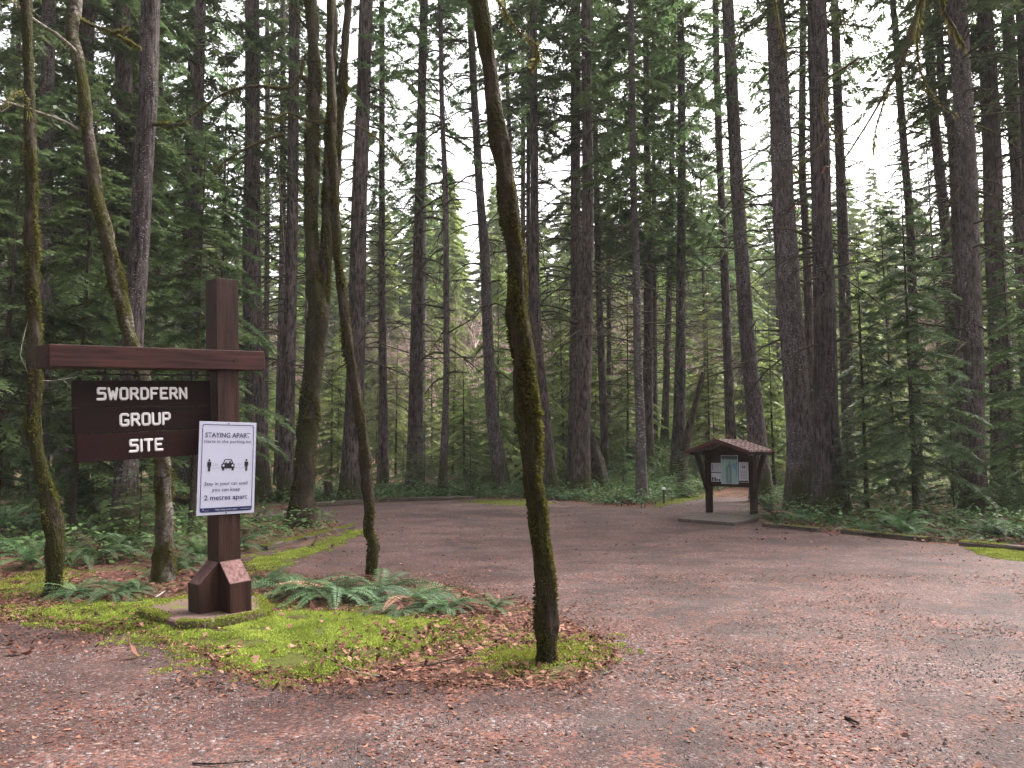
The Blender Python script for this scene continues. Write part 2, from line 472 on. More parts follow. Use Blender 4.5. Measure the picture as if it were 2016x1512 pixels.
def shingle_mat():
    k = Mt('shingle_roof', .8, .3)
    v = k.co((1, 1, 1))
    br = k.n('TexBrick', {'Vector': k.co((1, 1, 1)), 'Scale': 1.0, 'Color1': c4(.40, .28, .27), 'Color2': c4(.58, .44, .43), 'Mortar': c4(.06, .03, .03), 'Mortar Size': .012, 'Brick Width': .12, 'Row Height': .13})
    n = k.noise(v, 7, 6, .7); n2 = k.noise(v, 16, 3, .7)
    c = k.mix(k.ramp(n, [(.45, 0.0), (.6, .8)]), br.outputs[0], c4(.15, .07, .06))
    c = k.mix(k.ramp(n2, [(.6, 0.0), (.66, .9)]), c, c4(.50, .24, .15))
    k.color(c); k.bump(k.math('ADD', n2, br.outputs[1]), .5, .01)
    return k.m
M['shingle'] = shingle_mat()

# ------------------------------------------------------------------ ground, lot, moss
def hgt(x, y):
    x = np.asarray(x, float); y = np.asarray(y, float)
    z = .03 * np.maximum(0, y - 36)
    z = z + 1.9 * np.exp(-((x - 7.4) / 3.6) ** 2 - ((y - 38.5) / 3.8) ** 2)
    z = z + 20 * smooth(76, 140, y)
    z = z + .25 * smooth(30, 40, y) * np.sin(x * .45) * np.cos(y * .37)
    return z
def hz(x, y): return float(hgt(x, y))

LOT_PX = [(-320, 1224), (20, 1222), (110, 1228), (200, 1242), (300, 1256), (350, 1272), (400, 1297), (450, 1322), (520, 1342), (600, 1352),
          (680, 1352), (770, 1342), (860, 1350), (940, 1350), (1000, 1356), (1080, 1352), (1150, 1340), (1190, 1322), (1208, 1300), (1185, 1265), (1150, 1240),
          (1110, 1222), (1070, 1200), (1030, 1186), (950, 1170), (860, 1152), (740, 1140), (640, 1142), (560, 1132), (500, 1122), (470, 1100),
          (510, 1091), (600, 1069), (690, 1045), (660, 1030), (600, 1025), (500, 1022), (490, 1006), (560, 1001), (640, 998), (720, 991), (820, 988), (930, 983), (1030, 984),
          (1110, 988), (1180, 998), (1270, 1000), (1340, 987), (1420, 973), (1480, 963), (1520, 962), (1540, 966), (1500, 975), (1470, 990),
          (1500, 1026), (1560, 1042), (1615, 1049), (1720, 1058), (1830, 1070), (1930, 1080), (2016, 1090), (2300, 1115)]
LOT = [tuple(gp(*p)[:2]) for p in LOT_PX]
def wig(poly, amp, step, seed=0.0, closed=True):
    out = []
    n = len(poly)
    for i in range(n if closed else n - 1):
        a = np.array(poly[i]); b = np.array(poly[(i + 1) % n]); k = max(1, int(np.linalg.norm(b - a) / step))
        for t in range(k):
            p = a + (b - a) * t / k
            p = p + amp * .6 * np.array([vnoise(p[0] * 7.3, p[1] * 7.3, seed + 3), vnoise(p[0] * 7.3, p[1] * 7.3, seed + 5)])
            out.append((p[0] + amp * vnoise(p[0] * 2.1, p[1] * 2.1, seed), p[1] + amp * vnoise(p[0] * 2.1, p[1] * 2.1, seed + 9)))
    return out
LOT = wig(LOT, .16, .35, closed=False) + [LOT[-1]] + [(18, 9), (18, -8), (-18, -8), (-18, 7.0)]
LOTA = np.array(LOT)
def inside(P, poly):
    P = np.asarray(P, float); q = np.asarray(poly, float); r = np.zeros(len(P), bool)
    j = len(q) - 1
    for i in range(len(q)):
        xi, yi = q[i]; xj, yj = q[j]
        c = ((yi > P[:, 1]) != (yj > P[:, 1])) & (P[:, 0] < (xj - xi) * (P[:, 1] - yi) / (yj - yi + 1e-12) + xi)
        r ^= c; j = i
    return r

def sheet(name, poly, step, zf, mat, kind):
    poly = np.asarray(poly); lo = poly.min(0); hi = poly.max(0)
    gx, gy = np.meshgrid(np.arange(lo[0], hi[0], step), np.arange(lo[1], hi[1], step))
    P = np.stack([gx.ravel(), gy.ravel()], 1) + RNG.uniform(-.2, .2, (gx.size, 2)) * step
    P = P[inside(P, poly)]
    vs = [Vector(p) for p in poly] + [Vector(p) for p in P]
    res = delaunay_2d_cdt(vs, [], [list(range(len(poly)))], 1, 1e-5)
    xy = np.array([tuple(v) for v in res[0]])
    bset = set()
    z = zf(xy[:, 0], xy[:, 1])
    mb = MB(); mb.add(np.column_stack([xy, z]), np.array(res[2]), 0, True)
    o = mb.build(name, mat); tag(o, kind=kind); return o, mb

gx = np.concatenate([np.arange(-150, -30, 6.0), np.arange(-30, 30, 1.0), np.arange(30, 151, 6.0)])
gy = np.concatenate([np.arange(-30, 8, 2.0), np.arange(8, 60, 1.0), np.arange(60, 320, 5.0)])
GX, GY = np.meshgrid(gx, gy)
idx = np.arange(GX.size).reshape(GX.shape)
GF = np.stack([idx[:-1, :-1], idx[:-1, 1:], idx[1:, 1:], idx[1:, :-1]], -1).reshape(-1, 4)
mb = MB(); mb.add(np.stack([GX, GY, hgt(GX, GY)], -1), GF, 0, True)
tag(mb.build('ground', M['floor']), kind='structure')
sheet('gravel_lot', LOT, .9, lambda x, y: .004 + 0 * x, M['gravel'], 'structure')

def poly_px(pts, amp=.11, step=.07, seed=3.0): return wig([tuple(gp(*p)[:2]) for p in pts], amp, step, seed)
MOSS_MAIN = poly_px([(15, 1215), (40, 1200), (120, 1196), (200, 1186), (290, 1182), (420, 1178), (540, 1190), (640, 1208), (740, 1214), (850, 1220), (940, 1238),
                     (900, 1266), (830, 1280), (760, 1300), (700, 1318), (640, 1338), (540, 1338), (470, 1318), (400, 1290), (330, 1258), (240, 1238), (110, 1222)])
MOSS_TREE = poly_px([(960, 1300), (985, 1280), (1040, 1272), (1100, 1262), (1160, 1268), (1188, 1282), (1150, 1296), (1080, 1310), (1000, 1316)], .05)
MOSS_LOG = poly_px([(480, 1122), (500, 1100), (560, 1088), (640, 1068), (700, 1045), (716, 1046), (650, 1078), (560, 1112), (510, 1128)], .08)
MOSS_FAR = poly_px([(900, 988), (950, 984), (1040, 985), (1100, 990), (1050, 997), (960, 993)], .2)
MOSS_EDGE = poly_px([(1890, 1078), (1960, 1080), (2060, 1092), (2060, 1110), (1990, 1104), (1930, 1092)], .12)
MOSS_TRAIL = poly_px([(1290, 1000), (1340, 990), (1420, 976), (1415, 970), (1340, 980), (1285, 990)], .2)
MOSS_BACK = poly_px([(-20, 1160), (40, 1130), (110, 1122), (150, 1135), (100, 1165), (20, 1175)], .1)

def moss_patch(name, poly, n, label, hmax=.035, bl=(.014, .03), step=.09):
    """a low moss cushion with blades all over it"""
    poly = np.asarray(poly)
    def zf(x, y):
        out = np.zeros(len(x))
        for i in range(len(x)):
            d = np.min(np.hypot(poly[:, 0] - x[i], poly[:, 1] - y[i]))
            out[i] = .007 + hmax * min(1, d / .18) * (.55 + .6 * vnoise(x[i] * 4, y[i] * 4, 5))
        return out
    o, mb = sheet(name, poly, step, zf, M['mossbed'], 'stuff')
    V = np.array([v.co for v in o.data.vertices]); tris = np.array([p.vertices for p in o.data.polygons])
    A = V[tris]; ar = np.linalg.norm(np.cross(A[:, 1] - A[:, 0], A[:, 2] - A[:, 0]), axis=1)
    t = RNG.choice(len(tris), n, p=ar / ar.sum()); u = RNG.random((n, 2)); fl = u.sum(1) > 1; u[fl] = 1 - u[fl]
    P = A[t, 0] + (A[t, 1] - A[t, 0]) * u[:, :1] + (A[t, 2] - A[t, 0]) * u[:, 1:]
    keep = np.array([vnoise(p[0] * 3.2, p[1] * 3.2, 2.2) + .5 * vnoise(p[0] * 11, p[1] * 11, 2.9) > -.24 for p in P]); P = P[keep]; n = len(P)
    a = RNG.uniform(0, 2 * np.pi, n); lean = RNG.uniform(.1, .9, n)
    D = nrm(np.stack([np.cos(a) * lean, np.sin(a) * lean, np.ones(n)], 1)); S = np.stack([-np.sin(a), np.cos(a), 0 * a], 1)
    L = RNG.uniform(*bl, n); q, f = quads(P - [0, 0, .003], D, S, L, L * .28)
    patch = np.array([.5 + .6 * vnoise(p[0] * 3, p[1] * 3, 8) for p in P])
    m2 = MB(); m2.add(V, tris, 0, True); m2.add(q, f, 1, False, np.clip(patch + RNG.uniform(-.25, .25, n), 0, 1))
    old = o.data; o.data = m2.mesh(name, [M['mossbed'], M['mosstuft']]); bpy.data.meshes.remove(old)
    tag(o, label, None, None, 'stuff')
    return o
moss_patch('moss_carpet', MOSS_MAIN, 90000, 'bright green moss carpet around the sign post on the island', .045, (.012, .026))
moss_patch('moss_carpet', MOSS_TREE, 9000, 'thin green moss around the foot of the leaning maple', .02, (.012, .03))
moss_patch('moss_carpet', MOSS_LOG, 9000, 'yellow green moss strip along the kerb timber', .03, (.015, .03))
moss_patch('moss_carpet', MOSS_FAR, 2500, 'faint moss patch at the far edge of the lot', .02, (.02, .04), .3)
moss_patch('moss_carpet', MOSS_EDGE, 5000, 'moss patch in front of the low kerb timber', .02, (.015, .03), .15)
moss_patch('moss_carpet', MOSS_TRAIL, 2500, 'moss verge beside the trail behind the kiosk', .02, (.02, .04), .3)
moss_patch('moss_carpet', MOSS_BACK, 5000, 'moss patch beside the mossy trunk foot', .02, (.015, .03))

mb = MB()
for poly, cnt, sp in ((MOSS_MAIN, 420, .16), (MOSS_TREE, 120, .12), (MOSS_LOG, 120, .12), (MOSS_BACK, 60, .15)):
    q = np.asarray(poly)
    for _ in range(cnt):
        c_ = q[RNG.integers(len(q))] + RNG.normal(0, sp, 2); n = int(RNG.uniform(15, 110)); rr = .012 + .0011 * n
        a_ = RNG.uniform(0, 7, n); r_ = rr * np.sqrt(RNG.random(n)); P = np.stack([c_[0] + r_ * np.cos(a_), c_[1] + r_ * np.sin(a_), .003 + .018 * (1 - (r_ / rr) ** 2)], 1)
        D = nrm(RNG.normal(0, .4, (n, 3)) + [0, 0, .8]); S = nrm(np.cross(D, RNG.normal(0, 1, (n, 3)))); L = RNG.uniform(.010, .024, n)
        q_, f_ = quads(P, D, S, L, L * .3); mb.add(q_, f_, 0, False, np.clip(RNG.uniform(.1, .7) + RNG.normal(0, .2, n), 0, 1))
tag(mb.build('moss_cushions', M['mosstuft']), 'small straggling moss cushions round the edge of the moss carpets', kind='stuff')

# fallen leaves, stones ------------------------------------------------
def star_leaves(mb, P, size, tint, flat=.35):
    n = len(P)
    base = np.array([(-.1, 0), (.15, .28), (.1, .55), (.45, .36), (1.0, 0), (.45, -.36), (.1, -.55), (.15, -.28)]) - [.35, 0]
    a = RNG.uniform(0, 2 * np.pi, n)
    tl = RNG.normal(0, flat, (n, 2)); curl = RNG.uniform(-.3, .7, n)
    jit = RNG.uniform(.75, 1.25, (n, 8, 1)); B = base[None] * jit * size[:, None, None]
    X = B[..., 0] * np.cos(a)[:, None] - B[..., 1] * np.sin(a)[:, None]; Y = B[..., 0] * np.sin(a)[:, None] + B[..., 1] * np.cos(a)[:, None]
    r2 = (B ** 2).sum(-1) / size[:, None]
    Z = X * tl[:, :1] + Y * tl[:, 1:] + r2 * curl[:, None]
    Z = Z - Z.min(1, keepdims=True)
    V = np.stack([X + P[:, 0:1], Y + P[:, 1:2], Z + P[:, 2:3]], -1)
    i = np.arange(n * 8).reshape(n, 8)
    F = np.concatenate([i[:, [0, 1, 4, 7]], i[:, [1, 2, 3, 4]], i[:, [4, 5, 6, 7]]])
    mb.add(V, F, 0, False, np.tile(tint, 3))
def scatter_px(n, x0, x1, y0, y1, z=.006):
    """ground points, even over the ground itself"""
    a, b = gp(1008, y1), gp(1008, y0)
    Yv = np.sqrt(RNG.uniform(a[1] ** 2, b[1] ** 2, n)); u = RNG.uniform((x0 - 1008) / F_PX, (x1 - 1008) / F_PX, n)
    return np.stack([u * Yv, Yv, np.full(n, z)], 1)
litter = MB()
P = scatter_px(52000, -150, 2200, 1130, 1600)
dens = np.array([.30 + 1.0 * vnoise(p[0] * .9, p[1] * .9, 1.1) + .25 * vnoise(p[0] * 3.1, p[1] * 3.1, 4.4) for p in P])
island = ~inside(P[:, :2], LOTA)
dens += np.where(island, .35, 0) - np.where(inside(P[:, :2], MOSS_MAIN), .52, 0)
P = P[RNG.random(len(P)) < dens]
isl = ~inside(P[:, :2], LOTA)
P[:, 2] += np.where(inside(P[:, :2], MOSS_MAIN), .035, np.where(isl, .012, 0))
sz = RNG.uniform(.009, .030, len(P)) + np.where(isl, RNG.uniform(.0, .035, len(P)), 0) + np.where(RNG.random(len(P)) < .03, .025, 0)
star_leaves(litter, P, sz, np.clip(RNG.beta(2, 1.7, len(P)), 0, 1), .16)
P = scatter_px(9000, 560, 2150, 996, 1140)
k_ = np.array([.25 + 1.1 * vnoise(p[0] * .5, p[1] * .9, 21.1) + .3 * vnoise(p[0] * 2, p[1] * 2, 4.4) for p in P]); P = P[(RNG.random(len(P)) < k_) & inside(P[:, :2], LOTA)]
star_leaves(litter, P, RNG.uniform(.02, .05, len(P)), np.clip(RNG.beta(1.7, 1.7, len(P)), 0, 1), .2)
# thicker drifts: round the leaning maple, along kerbs
for (x0, x1, y0, y1, n, s0, s1) in [(620, 1210, 1255, 1372, 1300, .012, .045), (840, 1060, 1170, 1260, 700, .012, .045), (360, 720, 1285, 1375, 700, .012, .04),
                                    (480, 720, 1020, 1085, 1300, .03, .07), (1480, 1900, 1015, 1070, 2600, .03, .075), (1180, 1300, 985, 1003, 500, .04, .09), (620, 1100, 975, 995, 900, .04, .09),
                                    (0, 400, 1050, 1200, 1500, .02, .06), (1350, 1500, 975, 1000, 300, .04, .08), (1900, 2100, 1050, 1100, 500, .03, .07), (0, 330, 1205, 1290, 900, .012, .04)]:
    P = scatter_px(n, x0, x1, y0, y1, .01)
    k = np.array([.45 + 1.3 * vnoise(p[0] * 2.6, p[1] * 2.6, 7.7) for p in P]); k *= np.where(inside(P[:, :2], LOTA) & (P[:, 1] > 9), .1, 1); P = P[RNG.random(len(P)) < k]
    P[:, 2] += RNG.uniform(0, .02, len(P)) + np.where(inside(P[:, :2], MOSS_MAIN), .03, 0)
    star_leaves(litter, P, RNG.uniform(s0, s1, len(P)), np.clip(RNG.beta(2, 2, len(P)), 0, 1), .5)
P = scatter_px(60, 380, 940, 1210, 1320, .05)
star_leaves(litter, P, RNG.uniform(.03, .06, len(P)), RNG.uniform(.2, 1, len(P)), .5)
P = np.array([list(gp(x, y)[:2]) + [.02] for x, y in ((40, 1290), (55, 1297), (25, 1292), (262, 1298), (450, 1265), (500, 1282))])
star_leaves(litter, P, np.full(len(P), .075), RNG.uniform(.4, .8, len(P)), .5)
for poly, n, sp, zt in ((LOTA[:-4], 9000, .18, .008), (MOSS_MAIN, 2600, .10, .02), (MOSS_TREE, 900, .08, .015)):
    q = np.asarray(poly); q = q[(q[:, 1] < 12.5)] if len(q) > 200 else q
    i_ = RNG.integers(0, len(q) - 1, n); dd = np.linalg.norm(q[i_ + 1] - q[i_], axis=1) < 1.0; i_ = i_[dd]; n = len(i_)
    P = q[i_] + (q[i_ + 1] - q[i_]) * RNG.random((n, 1)) + RNG.normal(0, sp, (n, 2)) * RNG.random((n, 1)) * 1.6
    P = np.column_stack([P, np.full(n, zt) + RNG.uniform(0, .012, n)])
    star_leaves(litter, P, RNG.uniform(.007, .026, n), np.clip(RNG.beta(1.6, 2, n), 0, 1), .3)
tag(litter.build('fallen_leaves', M['leaf']), 'brown and rust fallen leaves scattered over gravel and island', kind='stuff')

stone_m = Mt('stone_chip', .8, .2); tt = stone_m.tint()
stone_m.color(stone_m.ramp(tt, [(0, c4(.025, .02, .021)), (.4, c4(.085, .064, .063)), (.85, c4(.19, .165, .168)), (1, c4(.34, .315, .32))])); M['stone'] = stone_m.m
P = scatter_px(42000, -100, 2120, 1215, 1580, .004)
dn = np.array([.20 + 1.1 * vnoise(p[0] * 1.25, p[1] * 1.25, 12.1) + .35 * vnoise(p[0] * 4, p[1] * 4, 2.1) for p in P])
P = P[(RNG.random(len(P)) < dn) & inside(P[:, :2], LOTA)]
n = len(P); s = RNG.uniform(.0045, .0125, n) * np.where(RNG.random(n) < .04, 1.7, 1.0)
oc = np.array([(1, 0, 0), (0, 1, 0), (-1, 0, 0), (0, -1, 0), (0, 0, .8)])
V = oc[None] * RNG.uniform(.6, 1.3, (n, 5, 1)) * s[:, None, None]
a = RNG.uniform(0, 7, n); ca, sa = np.cos(a)[:, None], np.sin(a)[:, None]
V = np.stack([V[..., 0] * ca - V[..., 1] * sa * .7, V[..., 0] * sa + V[..., 1] * ca * .7, V[..., 2]], -1) + P[:, None]
i = np.arange(n * 5).reshape(n, 5)
F = np.concatenate([i[:, [0, 1, 4]], i[:, [1, 2, 4]], i[:, [2, 3, 4]], i[:, [3, 0, 4]]])
mb = MB(); mb.add(V, F, 0, False, np.tile(np.clip(RNG.beta(2, 2.2, n), 0, 1), 4))
tag(mb.build('gravel_stones', M['stone']), 'loose pale grey stone chips on the reddish gravel', kind='stuff')

# ------------------------------------------------------------------ foliage prototypes (meshes shared by copies)
def conifer(seed, H, Rad, nb, ntw, nleaf, leafL, leafW, droop=.35, rise=.05, shape=.8, open_=.25, twl=.42, wood=True, bare=0.0):
    """crown of drooping branches with flat sprays; returns (crown mesh builder, limb mesh builder)"""
    rg = np.random.default_rng(seed); cr = MB(); lm = MB()
    for b in range(nb):
        fz = (b + rg.uniform(0, .8)) / nb
        z = H * fz
        r = Rad * max(.06, (1 - fz)) ** shape * rg.uniform(.55, 1.12) * (.72 + .28 * min(1, fz / .12))
        az = b * 2.39996 + rg.normal(0, .35)
        out = np.array([math.cos(az), math.sin(az), 0]); side = np.array([-math.sin(az), math.cos(az), 0])
        bend = rg.normal(0, .12); dr = droop * rg.uniform(.6, 1.5); ri = rise + rg.normal(0, .08) + .45 * fz ** 2
        s = np.linspace(0, 1, 7)
        ax = np.array([0, 0, z]) + np.outer(s * r, out) + np.outer(bend * s * s * r, side) + np.outer((ri * s - dr * s * s) * r, [0, 0, 1])
        if wood: lm.tube(ax, np.linspace(max(.008, .011 * r), .003, 7), 3, 0, True, cap=False)
        if rg.random() < open_ * .5 or rg.random() < bare: continue
        nt = max(5, int(ntw * r / Rad + 4))
        st = np.repeat(np.linspace(.14 if r > .6 else .05, .98, nt), 2) + rg.normal(0, .012, nt * 2)
        st = np.clip(st, .03, .995); sg = np.tile([1, -1], nt)
        keep = rg.random(len(st)) > open_; st, sg = st[keep], sg[keep]
        if len(st) == 0: continue
        k = np.interp(st, s, np.arange(7)); i0 = np.clip(k.astype(int), 0, 5); fr = (k - i0)[:, None]
        P = ax[i0] * (1 - fr) + ax[i0 + 1] * fr; T = nrm(ax[i0 + 1] - ax[i0])
        tl = twl * r ** .75 * (1.03 - st) ** .55 * rg.uniform(.55, 1.15, len(st)) * np.clip(st * 4, .5, 1)
        sp = rg.uniform(.75, 1.15, len(st))[:, None]
        D = nrm(T * np.cos(sp) + side * sg[:, None] * np.sin(sp) + np.outer(rg.normal(-.14, .12, len(st)), [0, 0, 1]))
        up = nrm(np.cross(D, np.cross(np.array([0, 0, 1.0]), D) + 1e-6))
        tint0 = rg.uniform(.15, .6)
        u = (np.arange(nleaf) + .3) / nleaf
        Q = P[:, None] + D[:, None] * (tl[:, None] * u)[..., None] + np.array([0, 0, -1.0]) * ((tl[:, None] * u) ** 2 * .35)[..., None]
        S0 = nrm(np.cross(D, up))
        alt = np.where(np.arange(nleaf) % 2 == 0, 1, -1)[None, :, None]
        LD = nrm(D[:, None] * .8 + S0[:, None] * alt * .62 + rg.normal(0, .16, (len(st), nleaf, 3)))
        LS = nrm(np.cross(LD, up[:, None] + rg.normal(0, .25, (len(st), nleaf, 3))))
        LL = leafL * (1.15 - .55 * u)[None] * rg.uniform(.7, 1.3, (len(st), nleaf)) * np.clip(tl[:, None] / (twl * .5), .45, 1.2)
        q, f = quads(Q.reshape(-1, 3), LD.reshape(-1, 3), LS.reshape(-1, 3), LL.ravel(), (LL * leafW).ravel())
        ti = np.clip(tint0 + (st[:, None] * .25 + u[None] * .25) + rg.normal(0, .1, LL.shape), 0, 1).ravel()
        cr.add(q, f, 0, False, ti)
    return cr, lm

def dead_limbs(seed, H, n, lmax=1.6):
    rg = np.random.default_rng(seed); lm = MB()
    for b in range(n):
        z = H * rg.uniform(.05, 1) ** .7; az = rg.uniform(0, 7); L = lmax * rg.uniform(.2, 1) ** 1.3
        o = np.array([math.cos(az), math.sin(az), 0]); s = np.linspace(0, 1, 5)
        sd_ = np.array([-o[1], o[0], 0])
        P = np.array([0, 0, z]) + np.outer(s * L, o) + np.outer(s * s * L * rg.normal(0, .25), sd_) + np.outer((s * rg.uniform(-.1, .35) - s * s * rg.uniform(0, .6)) * L, [0, 0, 1])
        lm.tube(P, np.linspace(.030, .010, 5), 4, 0, True, cap=False)
        for q in range(rg.integers(0, 5)):
            i = rg.integers(2, 4); d = nrm(P[i + 1] - P[i] + rg.normal(0, .5, 3) * .3 * L); t = np.linspace(0, 1, 3)
            lm.tube(P[i] + np.outer(t * L * .35, d) - np.outer(t * t * .1 * L, [0, 0, 1]), np.linspace(.013, .007, 3), 3, 0, True, cap=False)
    return lm

def two(seed_args, kw, nm, m):
    cr, lm = conifer(*seed_args, **kw); off = cr.n
    for V_, (F_, a_, b_, c_) in zip(lm.V, lm.F): cr.V.append(V_); cr.F.append((F_ + off, 1, b_, c_)); cr.n += len(V_)
    return cr.mesh(nm, [m, M['limb']])
HEM = [two((20 + i, 9, 2.3, 88, 23, 15, .100, .22, .42, .05, .7, .12, .44), {}, 'hemlock_crown', M['needle']) for i in range(3)]
SAP = [two((40 + i, 3.2, .95, 52, 15, 11, .070, .22, .34, .1, .75, .14, .46), {}, 'sapling_crown', M['needle']) for i in range(2)]
CAN = [two((60 + i, 21, 3.4, 84, 24, 12, .17, .22, .5, .0, .6, o, .46), {}, 'fir_crown', M['canopy']) for i, o in enumerate((.16, .36, .58))]
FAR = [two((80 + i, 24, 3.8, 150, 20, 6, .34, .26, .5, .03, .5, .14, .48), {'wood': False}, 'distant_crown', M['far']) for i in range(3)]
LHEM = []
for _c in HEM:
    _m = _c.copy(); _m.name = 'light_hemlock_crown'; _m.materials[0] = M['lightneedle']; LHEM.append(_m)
DEAD = [dead_limbs(90 + i, 1.0 * 10, 60, 2.7).mesh('dead_limbs', M['limb']) for i in range(4)]

# ------------------------------------------------------------------ trunks
def trunk_path(Y, pts, top=None):
    """rows x,y,z,radius from picture points (x, y, width) at distance Y, carried down to the ground and up to height top"""
    rows = []
    for x, y, w in pts:
        p = at(x, y, Y); rows.append([*p, w * (.86 if Y < 18 else 1) / F_PX * Y / 2])
    rows.sort(key=lambda r: r[2])
    a, b = rows[0], rows[1]
    g = hz(a[0], Y) - .15
    if a[2] > g + .05:
        k = (a[0] - b[0]) / (b[2] - a[2]) if b[2] != a[2] else 0
        k = max(-.12, min(.12, k))
        rows.insert(0, [a[0] + k * (a[2] - g), Y, g, a[3] * 1.08])
    if top and rows[-1][2] < top:
        a, b = rows[-1], rows[max(0, len(rows) - 3)]
        k = max(-.06, min(.06, (a[0] - b[0]) / (a[2] - b[2]))); zt = top
        for f in (.35, .7, 1.0):
            z = a[2] + (zt - a[2]) * f
            rows.append([a[0] + k * (z - a[2]), Y, z, max(.03, a[3] * (1 - .9 * f))])
    return np.array(rows)

def trunk_mesh(rows, base, sides=14, step=.35, amp=.06, flare=.35, seed=0.0, fr=1.2):
    T = resample(rows, step); T[:, 3] = np.maximum(T[:, 3], .012)
    zr = T[:, 2] - rows[0][2]
    T[:, 3] *= 1 + flare * np.exp(-zr / (2.2 * rows[0][3] + .12))
    mb = MB(); mb.tube(T[:, :3] - base, T[:, 3], sides, 0, True, amp, fr, seed)
    return mb, T

N_TREE = [0]
def fir(label, Y, pts, bark='fir', crown=(10.5, 0), H=33, dead=True, group='tall conifers around the lot', sides=14, cat='tree', name='conifer_tree'):
    N_TREE[0] += 1; sd_ = N_TREE[0] * 3.17
    rows = trunk_path(Y, pts, H)
    base = np.array([rows[0][0], Y, rows[0][2] + .15])
    t = thing(name, label, cat, base, 0, group)
    mb, T = trunk_mesh(rows, base, sides, .45, .05, .4, sd_)
    mb.build('trunk', M[bark], t)
    def axis(z): return np.array([np.interp(z, T[:, 2], T[:, 0]), Y, z]) - base
    rz = (N_TREE[0] * 1.7) % 6.28
    if crown:
        cz, v = crown; cm = CAN[v]
        lo = axis(cz); hi = axis(H)
        k = (H - cz) / 21.0; tilt = math.atan2(hi[0] - lo[0], hi[2] - lo[2])
        w = .75 + .35 * ((N_TREE[0] * .618) % 1)
        for nm, me in (('crown', cm),):
            o = inst(nm, me, t, lo, (0, tilt, 0), (w, w, k)); o.rotation_euler = (Matrix.Rotation(tilt, 3, 'Y') @ Matrix.Rotation(rz, 3, 'Z')).to_euler()
    if dead:
        cz = crown[0] if crown else min(H * .8, 12)
        z0 = hz(base[0], Y) + 2.2
        if cz - z0 > 1:
            lo = axis(z0); hi = axis(cz); tilt = math.atan2(hi[0] - lo[0], hi[2] - lo[2])
            o = inst('dead_lower_limbs', DEAD[N_TREE[0] % 4], t, lo, (0, 0, 0), (.9, .9, (cz - z0) / 10 + .05)); o.rotation_euler = (Matrix.Rotation(tilt, 3, 'Y') @ Matrix.Rotation(rz, 3, 'Z')).to_euler()  # dead limbs on the stem below the live crown
    return t

#  --- tall conifers read off the photograph: distance, points (x, y, width)
fir('dark furrowed conifer behind the sign beam, a mossy branch stub on its side', 14.7, [(297, 0, 42), (292, 180, 42), (281, 350, 43), (272, 520, 44), (262, 665, 46), (250, 920, 48), (244, 1040, 56)], 'furrow', (14, 0), 32, False)
fir('greyish mossy conifer trunk just behind the thin mossy maple at the edge', 20, [(97, 0, 26), (93, 200, 26), (87, 420, 28), (80, 900, 32)], 'scaly', (9, 0), 30)
fir('dark conifer trunk half hidden behind the pale barked maple', 21, [(174, 0, 30), (170, 60, 30), (160, 600, 36)], 'furrow', (8, 0), 31)
fir('shaded conifer between pale maple and furrowed conifer', 22, [(239, 0, 31), (243, 130, 32), (246, 300, 34), (240, 900, 40)], 'fir', (8.5, 0), 33)
fir('narrow shaded conifer touching the furrowed trunk from behind', 27, [(266, 0, 19), (264, 300, 20), (255, 800, 25)], 'fir', (9, 1), 30)
fir('slim grey conifer beside the furrowed trunk, above the sign beam', 25, [(396, 0, 19), (391, 200, 20), (386, 420, 22), (376, 900, 27)], 'scaly', (10, 1), 32)
fir('thinner companion of the slim grey conifer above the sign beam', 31, [(380, 20, 13), (371, 300, 14), (362, 800, 18)], 'fir', (10, 1), 31)
fir('stout conifer rising directly behind the sign post', 26.5, [(497, 0, 28), (497, 260, 30), (495, 486, 35), (499, 674, 38), (508, 960, 43)], 'fir', (15, 2), 36)
fir('straight grey conifer between the sign post and forked mossy maple', 26.5, [(580, 0, 22), (577, 300, 22), (574, 500, 24), (562, 970, 30)], 'fir', (12, 2), 34)
fir('pole thin conifer showing between stout conifer and straight grey conifer', 44, [(526, 60, 9), (526, 500, 10), (520, 900, 14)], 'fir', (12, 1), 30)
fir('slender conifer close against the straight grey conifer', 39, [(557, 60, 11), (556, 500, 13), (548, 900, 16)], 'fir', (13, 1), 33)
fir('broad ridged conifer next to the forked mossy maple, opposite side from sign', 27, [(721, 0, 28), (716, 174, 28), (709, 347, 31), (705, 500, 33), (701, 700, 35), (692, 960, 42)], 'fir', (15, 2), 36)
fir('thin dark conifer standing one trunk on from the broad ridged conifer', 34, [(752, 0, 11), (752, 486, 13), (754, 778, 18), (754, 930, 22)], 'fir', (11.5, 1), 31)
fir('straight dark conifer with saplings at its foot, midway to leaning maple', 32, [(835, 0, 17), (829, 243, 18), (824, 486, 22), (820, 708, 27), (817, 920, 32)], 'fir', (12.5, 2), 35)
fir('pale conifer hidden edge to edge behind the straight dark conifer', 52, [(834, 100, 9), (834, 486, 11), (832, 800, 14)], 'alder', (14, 1), 32)
fir('thin flecked conifer standing alone at the lot edge in the bright gap', 30, [(867, 0, 9), (870, 208, 10), (877, 382, 11), (879, 600, 12), (878, 780, 13), (872, 945, 17)], 'scaly', (19, 2), 28)
fir('grey conifer leaning gently, closest to the front leaning maple', 33, [(925, 0, 15), (933, 174, 15), (945, 382, 17), (954, 500, 20), (966, 778, 23), (980, 900, 27), (985, 940, 30)], 'scaly', (18, 2), 33)
fir('thin conifer glimpsed beside the upper stem of the leaning maple', 42, [(994, 40, 8), (1004, 300, 9), (1020, 800, 13)], 'fir', (19, 2), 30)
